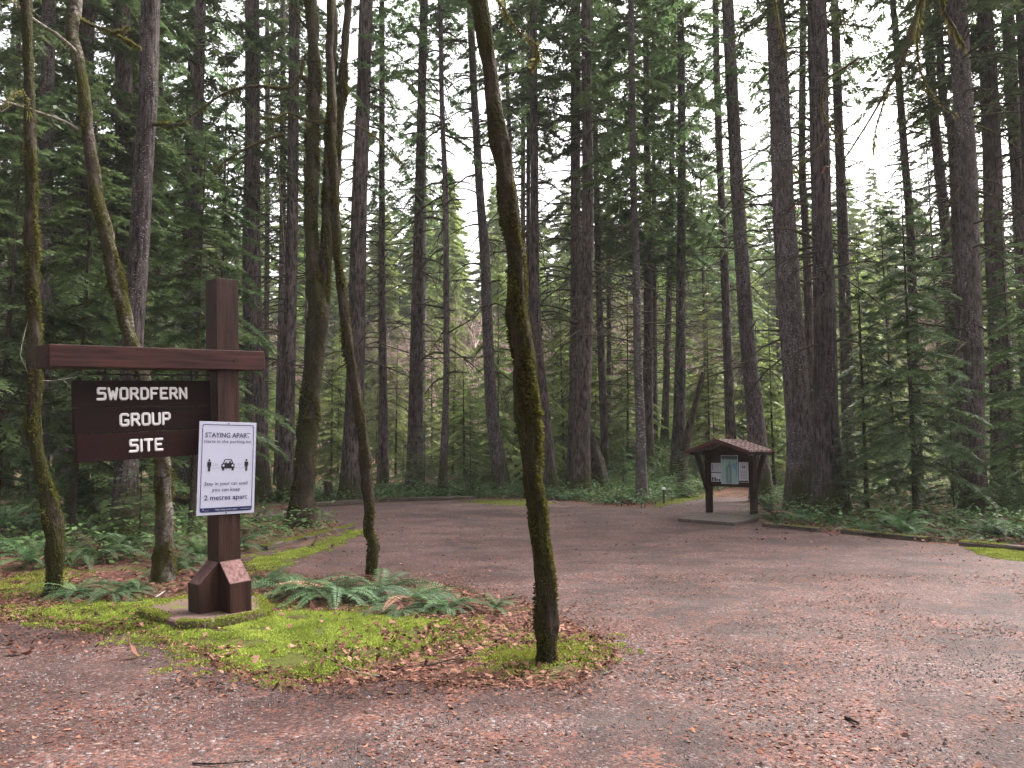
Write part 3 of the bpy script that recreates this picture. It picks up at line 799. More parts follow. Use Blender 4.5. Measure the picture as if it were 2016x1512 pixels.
fir('dark conifer curving outward at its foot behind the leaning maple', 30, [(1050, 0, 14), (1052, 312, 16), (1054, 600, 19), (1061, 708, 20), (1074, 830, 23), (1082, 951, 28)], 'fir', (14.5, 1), 33)
fir('thin conifer pressed beside the outward curving dark conifer', 38, [(1041, 100, 8), (1040, 500, 9), (1044, 850, 12)], 'fir', (16, 2), 30)
fir('narrow conifer in the bright gap just past the leaning maple', 44, [(1030, 243, 9), (1030, 500, 10), (1034, 850, 12)], 'fir', (19, 2), 30)
fir('paler of the two thick conifers that stand touching in mid wood', 31, [(1133, 0, 20), (1133, 350, 20), (1133, 600, 21), (1130, 900, 26)], 'fir', (15, 1), 36)
fir('darker front one of the two touching thick conifers in mid wood', 29, [(1153, 0, 19), (1157, 300, 22), (1156, 520, 26), (1152, 680, 29), (1146, 820, 32), (1142, 960, 36)], 'fir', (14.5, 2), 36)
fir('mossy slim conifer behind the touching pair, dark root at foot', 36, [(1172, 250, 10), (1178, 535, 13), (1190, 860, 16)], 'fir', (11, 0), 30)
fir('slender straight conifer standing between touching pair and pale alder', 43, [(1197, 0, 6), (1198, 300, 8), (1199, 740, 10), (1199, 860, 12)], 'fir', (12, 0), 29)
fir('grey white alder like trunk standing on the lot edge near marker post', 26.2, [(1242, 0, 12), (1245, 208, 13), (1248, 400, 14), (1252, 520, 15), (1256, 708, 17), (1261, 847, 19), (1263, 970, 22)], 'alder', (10, 0), 28)
fir('brown conifer next past the grey white alder trunk', 36, [(1271, 0, 12), (1273, 243, 13), (1276, 500, 17), (1276, 850, 21)], 'fir', (10, 0), 33)
fir('thin conifer tucked behind the brown conifer past the alder', 41, [(1286, 0, 7), (1287, 300, 8), (1289, 800, 12)], 'fir', (11, 0), 31)
fir('slim conifer leaning away from kiosk, before the dark straight conifer', 39, [(1326, 0, 9), (1322, 350, 11), (1318, 550, 12), (1309, 840, 15)], 'fir', (11, 0), 31)
fir('dark straight conifer on the mound, nearest left of kiosk roof', 34, [(1340, 0, 14), (1342, 243, 16), (1341, 500, 18), (1339, 743, 22), (1336, 870, 27)], 'furrow', (10, 0), 34)
fir('slim conifer rising behind the kiosk roof peak', 36, [(1408, 0, 13), (1413, 208, 14), (1420, 382, 15), (1427, 535, 17), (1433, 700, 18), (1439, 870, 21)], 'fir', (11, 2), 32)
fir('tall flecked conifer whose foot stands just behind the kiosk', 27, [(1432, 0, 24), (1441, 174, 25), (1450, 347, 26), (1461, 520, 28), (1472, 674, 30), (1486, 812, 33), (1498, 950, 38)], 'scaly', (14, 2), 35)
fir('thick brown conifer standing right beside the kiosk', 22.5, [(1526, 0, 36), (1535, 208, 40), (1543, 417, 44), (1555, 600, 46), (1566, 743, 48), (1575, 882, 48), (1577, 995, 54)], 'scaly', (14.5, 2), 36)
fir('narrow conifer seen in the slot between the two thick kiosk conifers', 33, [(1581, 0, 13), (1579, 312, 14), (1585, 430, 15), (1592, 600, 17), (1598, 900, 20)], 'fir', (14, 2), 33)
fir('thick furrowed conifer second from the kiosk, dead leaves at foot', 21, [(1608, 0, 37), (1613, 243, 38), (1617, 417, 39), (1622, 560, 41), (1625, 708, 44), (1627, 847, 46), (1631, 990, 58)], 'furrow', (14.5, 2), 37)
fir('conifer just past the furrowed kiosk conifer, against bright sky', 32, [(1643, 0, 16), (1651, 243, 18), (1658, 417, 21), (1664, 600, 23), (1672, 900, 26)], 'fir', (16, 2), 33)
fir('slim leaning conifer alone in the brightest sky gap', 30, [(1757, 0, 12), (1764, 69, 13), (1771, 174, 14), (1781, 312, 15), (1792, 451, 16), (1800, 700, 18)], 'fir', (15.5, 2), 29)
fir('leaning conifer between bright gap and flecked hemlock side conifer', 30, [(1822, 0, 17), (1837, 208, 18), (1851, 347, 20), (1866, 510, 21), (1885, 850, 26)], 'fir', (15, 2), 31)
fir('thin conifer half covered by the white flecked conifer', 27, [(1846, 0, 14), (1856, 200, 15), (1872, 243, 17), (1885, 486, 19), (1900, 900, 23)], 'fir', (14, 1), 32)
fir('white flecked conifer standing over the young hemlock by kerb', 21.5, [(1882, 0, 38), (1894, 174, 36), (1905, 347, 35), (1909, 486, 36), (1912, 600, 36), (1917, 708, 37), (1917, 847, 38), (1918, 986, 43)], 'scaly', (14, 1), 33)
fir('dark reddish conifer between white flecked conifer and picture edge', 25, [(1938, 0, 28), (1951, 243, 34), (1958, 486, 36), (1965, 604, 38), (1971, 726, 42), (1980, 950, 48)], 'fir', (13, 1), 35)
fir('dark conifer next to last at the edge beyond the reddish one', 27, [(1983, 0, 22), (1991, 174, 25), (2004, 347, 26), (2018, 600, 30)], 'fir', (14, 1), 34)
fir('dark conifer cut off by the edge of the view', 24, [(2012, 0, 24), (2022, 200, 26), (2040, 600, 32)], 'fir', (13, 1), 33)

# broken snag leaning near the kiosk
rows = trunk_path(31, [(1385, 733, 9), (1368, 800, 12), (1351, 870, 16)])
base = np.array([rows[0][0], 31, rows[0][2]])
t = thing('leaning_snag', 'dark broken snag leaning beside the mound left of kiosk', 'dead tree', base)
trunk_mesh(rows, base, 10, .3, .1, .2, 5.5)[0].build('trunk', M['dead'], t)

# far and filler conifers: individuals, nothing tells them apart
def clone_tree(label, group, x, y, H, cz, r0, var, proto, width=1.0, bark='fir', name='conifer_tree', dead=False, seed=0):
    z = hz(x, y)
    t = thing(name, label, 'tree', (x, y, z), 0, group)
    rg = np.random.default_rng(int(seed) + 1000)
    lx, ly = rg.normal(0, .012, 2)
    P = np.array([[lx * h, ly * h, h] for h in np.linspace(-.15, H, 9)]); rr = r0 * (1 - np.linspace(0, .93, 9))
    rr[0] *= 1.3
    mb = MB(); mb.tube(P, rr, 8, 0, True, .06, 1.2, seed * 1.3, cap=False); mb.build('trunk', M[bark], t)
    cm = proto[var % len(proto)]
    hh = {id(HEM): 9.0, id(LHEM): 9.0, id(SAP): 3.2, id(CAN): 21.0, id(FAR): 24.0}[id(proto)]
    k = (H - cz) / hh
    rz = rg.uniform(0, 6.28)
    inst('crown', cm, t, (lx * cz, ly * cz, cz), (0, 0, rz), (width, width, k))
    if dead and cz > 4: inst('dead_lower_limbs', DEAD[var % 4], t, (lx * 2, ly * 2, 2), (0, 0, rz), (.9, .9, (cz - 2) / 10))
    return t

rg = np.random.default_rng(11)
# distant hillside wood beyond the clearing
k = 0
for row, (yy, sp) in enumerate(((80, 4.6), (90, 4.6), (102, 5.0), (116, 6.0), (132, 7.0))):
    for x in np.arange(-yy * .70, yy * .70, sp):
        k += 1
        px = 1008 + F_PX * x / yy
        Ht = rg.uniform(17, 29)
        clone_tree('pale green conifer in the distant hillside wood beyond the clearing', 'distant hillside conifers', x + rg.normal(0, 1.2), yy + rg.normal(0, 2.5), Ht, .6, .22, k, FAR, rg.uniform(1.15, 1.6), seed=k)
# slim trunks deeper in the wood
k = 300
for _ in range(15):
    yy = rg.uniform(39, 60); u = rg.uniform(-.68, .68); x = u * yy
    px = 1008 + F_PX * u
    if (840 < px < 1030 or 1660 < px < 1850 or 640 < px < 760) and rg.random() < .95: continue
    k += 1
    H_ = rg.uniform(24, 33)
    clone_tree('slim shaded conifer deep in the wood between the nearer trunks', 'slim conifers deep in the wood', x, yy, H_, rg.uniform(9, 14), rg.uniform(.1, .2), k, CAN, rg.uniform(.7, .95), dead=True, seed=k)
# left side dark wall of conifers
k = 400
for (px, yy, H_, cz, w, pr) in [(-60, 24, 26, 3, 1.0, CAN), (20, 28, 28, 3.5, 1.0, CAN), (130, 29, 27, 4, .95, CAN), (200, 32, 29, 4, 1.0, CAN), (310, 34, 28, 5, .95, CAN), (350, 42, 27, 5, .9, CAN), (430, 46, 27, 7, .9, CAN), (60, 38, 28, 3, 1.1, CAN), (250, 44, 27, 4, 1.1, CAN), (-20, 33, 28, 3, 1.1, CAN)]:
    k += 1
    clone_tree('dense dark green conifer in the shaded wood behind the sign', 'dense conifers behind the sign', (px - 1008) / F_PX * yy, yy, H_, cz, .2, k, pr, w, seed=k)

# young hemlocks, each placed by hand
def hemlock(label, px, Y, H, width=1.0, cz=.4, var=0, r0=.07, grp='young hemlocks under the tall conifers', proto=HEM, name='young_hemlock', bark='limb'):
    global k
    k += 1
    return clone_tree(label, grp, (px - 1008) / F_PX * Y, Y, H, cz, r0, var, LHEM if (Y >= 34 and proto is HEM) else proto, width, bark, name, False, k)  # far hemlocks switch to the lifted needle colour in place of more light
k = 500
hemlock('full young hemlock drooping over the kerb timbers in front of white flecked conifer', 1795, 19.6, 9.3, .98, .9, 0)
hemlock('young hemlock tucked between furrowed kiosk conifer and the full hemlock', 1700, 23, 8.2, .85, .8, 1)
hemlock('young hemlock crowding the reddish conifer at the edge', 1990, 22, 8.6, .95, .5, 2)
hemlock('young hemlock spilling in from the edge over the ferns', 2065, 18.5, 7.4, .95, .5, 1)
hemlock('taller young hemlock behind the full hemlock, under bright sky', 1760, 29, 11.5, 1.1, .8, 2)
hemlock('tall young hemlock behind white flecked conifer', 1890, 29, 11, 1.1, .8, 0)
hemlock('young hemlock behind the narrow slot of kiosk conifers', 1610, 34, 9, 1.0, .8, 1)
hemlock('broad hemlock in the shade far behind the edge conifers', 1960, 35, 13, 1.3, .8, 2)
hemlock('hemlock in the shade behind the full hemlock and bright gap', 1700, 38, 13, 1.25, .8, 0)
hemlock('hemlock with pale sprays hanging right behind the sign beam', 385, 16.5, 8.6, .85, 1.6, 1)
hemlock('hemlock filling the shade between pale maple and thin mossy maple', 150, 16, 9.8, 1.0, 1.4, 2)
hemlock('dark hemlock at the picture edge behind the thin mossy maple', 0, 15, 9.5, 1.0, 1.0, 0)
hemlock('tall hemlock above the sign beam beside the slim grey conifer', 420, 24, 13, 1.2, 1.5, 2)
hemlock('dark hemlock behind furrowed conifer and pale maple', 270, 21, 13, 1.2, 1.2, 0)
hemlock('dark hemlock behind thin mossy maple and greyish conifer', 60, 23, 14, 1.3, 1.0, 1)
hemlock('shaded hemlock low behind the hanging signboard', 190, 19, 6.5, .95, .3, 1)
hemlock('hemlock behind the sign post beside the stout conifer', 460, 32, 8.5, 1.0, .6, 0)
hemlock('hemlock behind the touching pair of thick conifers', 1110, 39, 11, 1.15, .8, 1)
hemlock('dark hemlock just beyond the leaning maple stem', 1065, 34, 9.0, .8, .8, 2)
hemlock('bright green hemlock between grey leaning conifer and flecked thin conifer', 915, 38, 6.4, .9, .3, 0)
hemlock('hemlock behind grey white alder on the mound', 1235, 38, 8.2, .9, .3, 1)
hemlock('hemlock on the mound behind the kiosk', 1395, 40, 9, 1.0, .5, 2)
hemlock('hemlock between kiosk roof and thick brown conifer', 1520, 36, 8.4, .95, .4, 0)
hemlock('hemlock beyond straight dark conifer, below the bright gap', 780, 44, 8, 1.0, .4, 1)
hemlock('hemlock behind forked mossy maple', 655, 40, 7, .9, .4, 2)
hemlock('hemlock far behind kiosk conifers under bright gap', 1590, 48, 13, 1.3, .6, 1)
hemlock('hemlock deep behind the alder and brown conifer', 1310, 50, 14, 1.3, .6, 2)
hemlock('hemlock deep in wood behind touching pair', 1170, 52, 13, 1.3, .6, 0)
rg = np.random.default_rng(77)
for i in range(46):
    Y_ = rg.uniform(37, 62); px_ = rg.uniform(420, 1980)
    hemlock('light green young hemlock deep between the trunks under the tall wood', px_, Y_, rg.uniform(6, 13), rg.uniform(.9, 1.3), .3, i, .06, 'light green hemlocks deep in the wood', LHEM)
SG = 'hemlock saplings at the lot edge'
hemlock('sapling with bare lower stem at foot of straight dark conifer', 837, 29.5, 3.4, .95, .5, 0, .025, SG, SAP, 'hemlock_sapling')
hemlock('sapling with drooping twigs beside grey leaning conifer', 927, 29.5, 3.6, .95, .5, 1, .025, SG, SAP, 'hemlock_sapling')
hemlock('pale sapling at the foot of grey white alder', 1225, 30, 3.1, 1.1, .3, 0, .025, SG, SAP, 'hemlock_sapling')
hemlock('small sapling between thin dark conifer and straight dark conifer', 795, 31, 2.6, .9, .2, 1, .02, SG, SAP, 'hemlock_sapling')
hemlock('sapling against the foot of furrowed kiosk conifer', 1665, 20.5, 2.9, 1.0, .3, 0, .025, SG, SAP, 'hemlock_sapling')
hemlock('low sapling beside the marker post and kiosk', 1340, 29, 1.7, 1.0, .1, 1, .02, SG, SAP, 'hemlock_sapling')
hemlock('sapling in shade under white flecked conifer', 1870, 20.5, 3.4, 1.2, .3, 1, .025, SG, SAP, 'hemlock_sapling')
hemlock('sapling behind the two feet of pale maple and furrowed conifer', 285, 13.5, 2.0, 1.0, .2, 0, .02, SG, SAP, 'hemlock_sapling')

k = 700  # unseen conifers, added to block low sky light from sides and rear
for (x_, y_, H_) in [(-9.5, 6.5, 26), (-11, 3, 28), (-13, 9, 30), (-12.5, -1, 28), (-16, 13, 30), (-9, -4, 26), (-18, 5, 30), (19, 14, 32), (21, 9, 30), (24, 16, 32), (20, 3, 30), (-22, -6, 30), (-15, -12, 32), (-10, -15, 30), (-5, -13, 32), (-1, -17, 30), (4, -15, 33), (8, -13, 30), (13, -14, 32), (18, -10, 31), (22, -4, 32), (-7, -22, 34), (2, -24, 34), (10, -21, 33), (16, -19, 34), (-15, -20, 33), (25, 8, 33)]:
    k += 1
    clone_tree('unseen conifer where the wood carries on round the road, added to block skylight', 'unseen conifers added round the view', x_, y_, H_, 3, .25, k, CAN, 1.25, seed=k)

# pale leafless alders in the clearing
def bare_tree(seed, H):
    rg = np.random.default_rng(seed); mb = MB()
    def grow(p, d, L, r, lev):
        n = 5; P = [p]; dd = d
        for i in range(n):
            dd = nrm(dd + rg.normal(0, .10, 3) + np.array([0, 0, .06])); P.append(P[-1] + dd * L / n)
        P = np.array(P); mb.tube(P, np.linspace(r, r * .45, n + 1), 4 if lev else 6, 0, True, cap=False)
        if lev < 3:
            for q in range((9, 5, 4)[lev]):
                i = rg.integers(1, n + 1); a = rg.uniform(0, 7)
                s = nrm(np.cross(dd, [math.cos(a), math.sin(a), .3]))
                grow(P[i], nrm(dd * .75 + s * rg.uniform(.5, .9)), L * rg.uniform(.38, .6), max(.012, r * .42), lev + 1)
    grow(np.zeros(3), np.array([0, 0, 1.0]), H * .75, .11, 0)
    return mb
BARE = [bare_tree(i, 14).mesh('bare_branches', M['twig']) for i in range(3)]
rg = np.random.default_rng(5)
for i in range(44):
    yy = rg.uniform(52, 72); px = rg.choice([rg.uniform(600, 1080), rg.uniform(600, 1080), rg.uniform(1180, 1420), rg.uniform(1690, 1800)])
    x = (px - 1008) / F_PX * yy; s = rg.uniform(.55, .85)
    t = tag(inst('bare_alder', BARE[i % 3], None, (x, yy, hz(x, yy) - .1), (0, 0, rg.uniform(0, 6)), (s * 1.2, s * 1.2, s)), 'pale pinkish leafless alder in the bright clearing behind the trunks', 'tree', 'leafless alders in the clearing')

# ------------------------------------------------------------------ mossy maples
def tufts(mb, T, n, L=(.012, .03), bias=(.7, -.2, .4), cover=.5, seed=0, m=0, zmin=None):
    """moss blades on a trunk (rows x,y,z,r); bias = side where moss is thickest"""
    rg = np.random.default_rng(seed)
    seg = rg.integers(0, len(T) - 1, n); t = rg.random((n, 1)); C = T[seg, :3] * (1 - t) + T[seg + 1, :3] * t
    r = (T[seg, 3:] * (1 - t) + T[seg + 1, 3:] * t)
    ax = nrm(T[seg + 1, :3] - T[seg, :3]); rnd = nrm(rg.normal(0, 1, (n, 3))); N = nrm(rnd - ax * (rnd * ax).sum(1, keepdims=True))
    sc = np.array([vnoise(c[0] * 3 + seed, c[1] * 3 + nn[0] * 1.2, c[2] * 2.6 + nn[1] * .8) * 1.25 for c, nn in zip(C, N)])
    b = np.asarray(bias, float)
    keep = sc + (N @ b) * .35 + rg.normal(0, .06, n) > (.5 - cover)
    if zmin is not None: keep &= C[:, 2] > zmin
    C, r, N, ax, sc = C[keep], r[keep], N[keep], ax[keep], sc[keep]; n = len(C)
    P = C + N * r * .97
    D = nrm(N * rg.uniform(.4, 1.2, (n, 1)) + rg.normal(0, .5, (n, 3)) + np.array([0, 0, -.25]))
    S = nrm(np.cross(D, rg.normal(0, 1, (n, 3)))); LL = rg.uniform(*L, n) * (.6 + 1.7 * np.clip(sc, 0, 1))
    q, f = quads(P, D, S, LL, LL * .22)
    mb.add(q, f, m, False, np.clip(.45 + sc * .6 + (N @ b) * .25 + rg.normal(0, .15, n), 0, 1))

def hang(mb, P, n, Lm=.25, seed=0, m=0):
    """strands of hanging moss below a branch path P (rows x,y,z,r)"""
    rg = np.random.default_rng(seed)
    seg = rg.integers(0, len(P) - 1, n); t = rg.random((n, 1)); C = P[seg, :3] * (1 - t) + P[seg + 1, :3] * t
    den = np.array([vnoise(c[0] * 4 + seed, c[2] * 4, seed) for c in C]); k = den > -.1; C, den = C[k], den[k]; n = len(C)
    L = Lm * rg.uniform(.15, 1, n) * (.4 + np.clip(den, 0, 1))
    D = nrm(np.stack([rg.normal(0, .22, n), rg.normal(0, .22, n), -np.ones(n)], 1)); S = nrm(np.cross(D, rg.normal(0, 1, (n, 3))))
    q, f = quads(C + rg.normal(0, .008, (n, 3)), D, S, L, .004 + L * .03, .3)
    mb.add(q, f, m, False, np.clip(.5 + den * .4 + rg.normal(0, .18, n), 0, 1))

def branch_rows(pts, Y, r0, r1, step=.12):
    """pts: (x, y[, depth offset])"""
    rows = []
    n = len(pts)
    for i, p in enumerate(pts):
        y = Y + (p[2] if len(p) > 2 else 0); q = at(p[0], p[1], y); rows.append([*q, r0 + (r1 - r0) * i / max(1, n - 1)])
    return resample(np.array(rows), step)

def twigs(mb, rows, n, L, seed, m=0, r=.004):
    rg = np.random.default_rng(seed)
    for i in range(n):
        k = rg.integers(1, len(rows) - 1); d = nrm(rows[k + 1, :3] - rows[k, :3]); s = nrm(rg.normal(0, 1, 3))
        d = nrm(d * .5 + s * .8 + [0, 0, -.1]); l = L * rg.uniform(.3, 1); t = np.linspace(0, 1, 5)
        P = rows[k, :3] + np.outer(t * l, d) + np.outer(t * t * l, rg.normal(0, .2, 3)); mb.tube(P, np.linspace(r, r * .4, 5), 3, m, True, cap=False)

def maple(label, Y, stems, bark, top, moss_n, cover, bias, sides=18, branches=(), amp=.12, flare=.3, L=(.012, .03), hangn=0, name='maple_tree', fork=None):
    BM = MB()
    N_TREE[0] += 1; sd_ = N_TREE[0] * 2.3
    base = None; t = None; TB = MB(); MO = MB(); 
    for si, pts in enumerate(stems):
        rows = trunk_path(Y, pts, top) if si == 0 else None
        if rows is None:
            rows = np.array(sorted([[*at(x, y, Y + .06 * si), w / F_PX * Y / 2] for x, y, w in pts], key=lambda r: r[2]))
            a, b = rows[-1], rows[-2]; kx = (a[0] - b[0]) / (a[2] - b[2])
            rows = np.vstack([rows, [a[0] + kx * (top - a[2]) * .6, Y, a[2] + (top - a[2]) * .6, a[3] * .6], [a[0] + kx * (top - a[2]), Y, top, .02]])
        if base is None:
            base = np.array([rows[0][0], Y, rows[0][2] + .15]); t = thing(name, label, 'tree', base, 0, None)
        Tm = resample(rows, .10 if Y < 12 else .18)
        zr = Tm[:, 2] - rows[0][2]
        Tm[:, 3] = np.maximum(Tm[:, 3], .01) * (1 + (flare * np.exp(-zr / (2 * rows[0][3] + .08)) if si == 0 else 0))
        Tm[:, 3] *= np.array([1 + .11 * vnoise(z_ * 3.3, sd_, si) + .16 * vnoise(z_ * 8.5, sd_, si + 4) for z_ in Tm[:, 2]])
        Tm[:, 0] += Tm[:, 3] * np.array([.10 * vnoise(z_ * 5.7, sd_ + 9, si) for z_ in Tm[:, 2]])
        TB.tube(Tm[:, :3] - base, Tm[:, 3], sides, 0, True, amp, 2.6, sd_ + si)
        Tl = Tm.copy(); Tl[:, :3] -= base
        vis = Tl[Tl[:, 2] < (893 + 60) / F_PX * Y]
        tufts(MO, vis, moss_n if si == 0 else int(moss_n * .6), L, bias, cover, N_TREE[0] * 10 + si)
    TB.build('trunk', M[bark], t)
    for bi, (pts, r0, r1, bm, hn, tw) in enumerate(branches):
        rows = branch_rows(pts, Y, r0, r1); rows[:, :3] -= base
        b = MB(); b.tube(rows[:, :3], rows[:, 3], 8, 0, True, .2, 6, bi + sd_)
        if tw: twigs(b, rows, tw, .55, bi + 77)
        br_ = b.build('branch', M[bm], t); BM = MB()
        if hn:
            hang(BM, rows, int(hn * 2.2), .26 if Y > 12 else .13, bi + N_TREE[0] * 5); tufts(BM, rows, hn * 6, (.015, .04), (0, 0, .8), .7, bi + 3)
            BM.build('hanging_moss', M['hangmoss'], br_)
    if MO.n: MO.build('moss', M['trunkmoss'], t)
    return t

maple('front mossy maple leaning over the gravel, nearest trunk to camera', 6.2,
      [[(1075, 1285, 43), (1076, 1230, 46), (1071, 1120, 44), (1063, 1060, 42), (1058, 1000, 40), (1049, 951, 39), (1042, 882, 44), (1036, 812, 50), (1035, 760, 49), (1034, 708, 53), (1024, 656, 52),
        (1019, 621, 48), (1018, 569, 42), (1015, 500, 43), (1010, 469, 41), (1001, 399, 43), (992, 330, 39), (981, 260, 44), (968, 174, 37), (959, 104, 37), (947, 28, 39), (943, 0, 39), (925, -150, 34)]],
      'maple', 9, 26000, .62, (.75, -.1, 0), 22, amp=.42, flare=.3, L=(.012, .034),
      branches=[([(950, -40), (980, 0, .1), (1018, 59, .25), (1056, 90, .4), (1060, 110, .45), (1046, 139, .5)], .008, .003, 'limb', 70, 14),
                ([(1055, 700), (1085, 690, .05), (1110, 655, .1), (1130, 600, .2)], .006, .003, 'limb', 0, 3),
                ([(940, 20), (900, -30, .2), (860, -60, .3)], .02, .01, 'limb', 60, 2)])
maple('thin mossy maple rising from ferns at the edge, away from the sign post', 9.1,
      [[(105, 1150, 30), (108, 1100, 36), (107, 1040, 38), (92, 960, 27), (75, 900, 26), (66, 850, 27), (68, 760, 28), (66, 640, 27), (62, 500, 27), (61, 350, 25), (57, 170, 23), (52, 0, 22)]],
      'maple', 8, 18000, .64, (.8, -.2, .1), 16, amp=.36, flare=.2, L=(.014, .036),
      branches=[([(60, 610), (40, 700, -.2), (55, 735, -.1)], .004, .002, 'whitelimb', 0, 0), ([(68, 748), (100, 750, .1), (150, 742, .3)], .005, .002, 'whitelimb', 0, 2),
                ([(62, 250), (45, 180, -.2), (0, 210, -.5)], .012, .006, 'limb', 40, 2)])
maple('pale barked maple curving up behind the signboard, white branches', 10.0,
      [[(323, 1125, 44), (324, 1060, 38), (323, 986, 36), (319, 906, 34), (300, 800, 33), (265, 690, 30), (253, 656, 28), (237, 587, 32), (224, 525, 29), (206, 451, 28), (190, 382, 28), (178, 295, 26), (169, 225, 28), (163, 167, 24), (152, 110, 27), (142, 60, 26), (148, 0, 32), (150, -60, 28)]],
      'palemaple', 8.5, 16000, .56, (.8, -.2, .1), 18, amp=.32, flare=.25, L=(.014, .036),
      branches=[([(163, 115), (140, 90, -.1), (110, 65, -.25), (70, 40, -.4), (20, 0, -.6), (-20, -30, -.8)], .018, .010, 'whitelimb', 60, 2),
                ([(155, 255), (130, 240, -.1), (80, 222, -.3), (0, 196, -.6), (-40, 185, -.7)], .018, .010, 'whitelimb', 40, 2),
                ([(158, 40), (180, 50, .1), (215, 60, .2), (240, 75, .3), (278, 96, .4)], .022, .010, 'limb', 200, 4),
                ([(215, 65, .2), (240, 60, .2), (256, 52, .25)], .008, .004, 'limb', 60, 0)])
maple('forked mossy maple with flared foot beside the kerb timber', 17.4,
      [[(592, 1025, 58), (597, 960, 48), (601, 900, 45), (611, 780, 41), (620, 690, 42), (626, 610, 44), (616, 520, 34), (612, 460, 30), (613, 400, 30), (615, 250, 30), (618, 120, 29), (612, 0, 29)],
       [(627, 640, 26), (636, 560, 24), (642, 480, 20), (646, 350, 18), (652, 200, 17), (656, 100, 17), (653, 0, 17)],
       [(630, 600, 20), (648, 480, 18), (662, 350, 16), (667, 270, 15), (674, 170, 15), (686, 0, 15)]],
      'maple', 12.5, 30000, .64, (.6, -.2, .1), 16, amp=.32, flare=.35, L=(.022, .055),
      branches=[([(612, 170), (590, 150, -.2), (570, 173, -.3), (500, 170, -.5), (441, 184, -.7), (382, 225, -.9)], .055, .014, 'limb', 520, 16),
                ([(640, 242), (605, 238, -.2), (569, 222, -.3), (540, 235, -.5), (500, 225, -.6)], .04, .012, 'limb', 320, 10),
                ([(560, 265, -.2), (517, 278, -.3), (451, 312, -.4), (420, 344, -.5)], .035, .010, 'limb', 240, 10),
                ([(613, 100), (600, 110, -.1), (592, 150, -.2)], .04, .02, 'limb', 100, 0),
                ([(610, 60), (585, 30, -.2), (570, -20, -.4)], .035, .015, 'limb', 160, 6),
                ([(690, 240, .1), (740, 270, .2), (780, 310, .2), (800, 330, .3)], .02, .006, 'limb', 140, 12),
                ([(560, 500), (545, 300, .3), (530, 180, .3), (545, 60, .3)], .02, .012, 'limb', 60, 6)])
maple('slender leaning mossy maple growing out of the fern clump on the island', 10.2,
      [[(731, 1130, 25), (734, 1090, 25), (735, 1070, 21), (724, 1048, 19), (727, 1010, 24), (726, 986, 24), (716, 882, 24), (702, 778, 23), (685, 674, 22), (674, 587, 22), (666, 517, 21), (662, 440, 20), (655, 312, 19), (653, 208, 21), (649, 104, 18), (651, 0, 17)]],
      'maple', 8.5, 14000, .6, (.75, -.2, .1), 14, amp=.34, flare=.1, L=(.014, .036))
# maple standing out of the frame whose branch hangs into the bright gap
t = thing('maple_tree', 'overhanging maple whose moss hung branches droop across the bright sky gap', 'tree', (7.0, 6.2, 0))
b0 = np.array([7.0, 6.2, 0])
rows = resample(np.array([[7.0, 6.2, -.1, .17], [6.95, 6.2, 2.5, .14], [6.8, 6.3, 5.2, .11], [6.5, 6.5, 7.6, .07]]), .15); rows[:, :3] -= b0
mbk = MB(); mbk.tube(rows[:, :3], rows[:, 3], 14, 0, True, .12, 2.5, 4.4); mbk.build('trunk', M['maple'], t)
MO = MB()
OV = [([(2150, -260, -1.2), (1950, -160, -.6), (1815, 0), (1790, 80), (1766, 140), (1738, 190), (1700, 260), (1660, 315)], .022, .007, 260, 10),
      ([(1812, 0), (1800, 50, .1), (1776, 130, .15), (1752, 170, .2), (1725, 250, .2), (1720, 290, .2)], .012, .005, 220, 8),
      ([(2050, -200, -.5), (1905, -90, -.2), (1855, 0, .1), (1870, 40, .1), (1890, 75, .1), (1900, 95, .1)], .018, .012, 520, 4),
      ([(1830, -60, .1), (1806, 70, .2), (1815, 150, .2), (1838, 190, .2), (1866, 215, .2), (1885, 230, .2)], .010, .005, 260, 10),
      ([(1690, 114, .3), (1665, 132, .3), (1628, 155, .3), (1618, 190, .3), (1622, 230, .3), (1645, 262, .3)], .013, .005, 200, 8),
      ([(1700, -60, .3), (1690, 0, .3), (1680, 25, .3), (1658, 50, .3)], .009, .004, 160, 6),
      ([(1690, 236, .3), (1640, 275, .3), (1600, 300, .3), (1560, 335, .3)], .007, .003, 80, 14),
      ([(1522, -60, .3), (1528, 20, .3), (1545, 90, .3), (1560, 130, .3)], .008, .004, 180, 6)]
for bi, (pts, r0, r1, hn, tw) in enumerate(OV):
    rw = branch_rows(pts, 7.0, r0, r1, .08)
    if bi == 0: rw = resample(np.vstack([[6.7, 6.35, 6.4, .05], [5.9, 6.3, 6.6, .035], rw[::6], rw[-1:]]), .1)
    rw[:, :3] -= b0
    b = MB(); b.tube(rw[:, :3], rw[:, 3], 7, 0, True, .2, 6, bi * 1.1)
    if tw: twigs(b, rw, tw, .5, bi + 200, r=.0035)
    br_ = b.build('branch', M['limb'], t); MO = MB()
    hang(MO, rw, hn, .16, bi + 40); tufts(MO, rw, hn * 5, (.006, .018), (0, 0, .5), .66, bi + 60); MO.build('hanging_moss', M['hangmoss'], br_)
lf = MB()
P = np.array([at(x, y, 7.3) - b0 for x, y in ((1630, 330), (1640, 338), (1622, 342), (1650, 345), (1568, 420), (1572, 435), (1565, 410))])
star_leaves(lf, P, np.full(len(P), .05), np.full(len(P), .6), 1.0); lf.build('withered_leaves', M['leaf'], t)

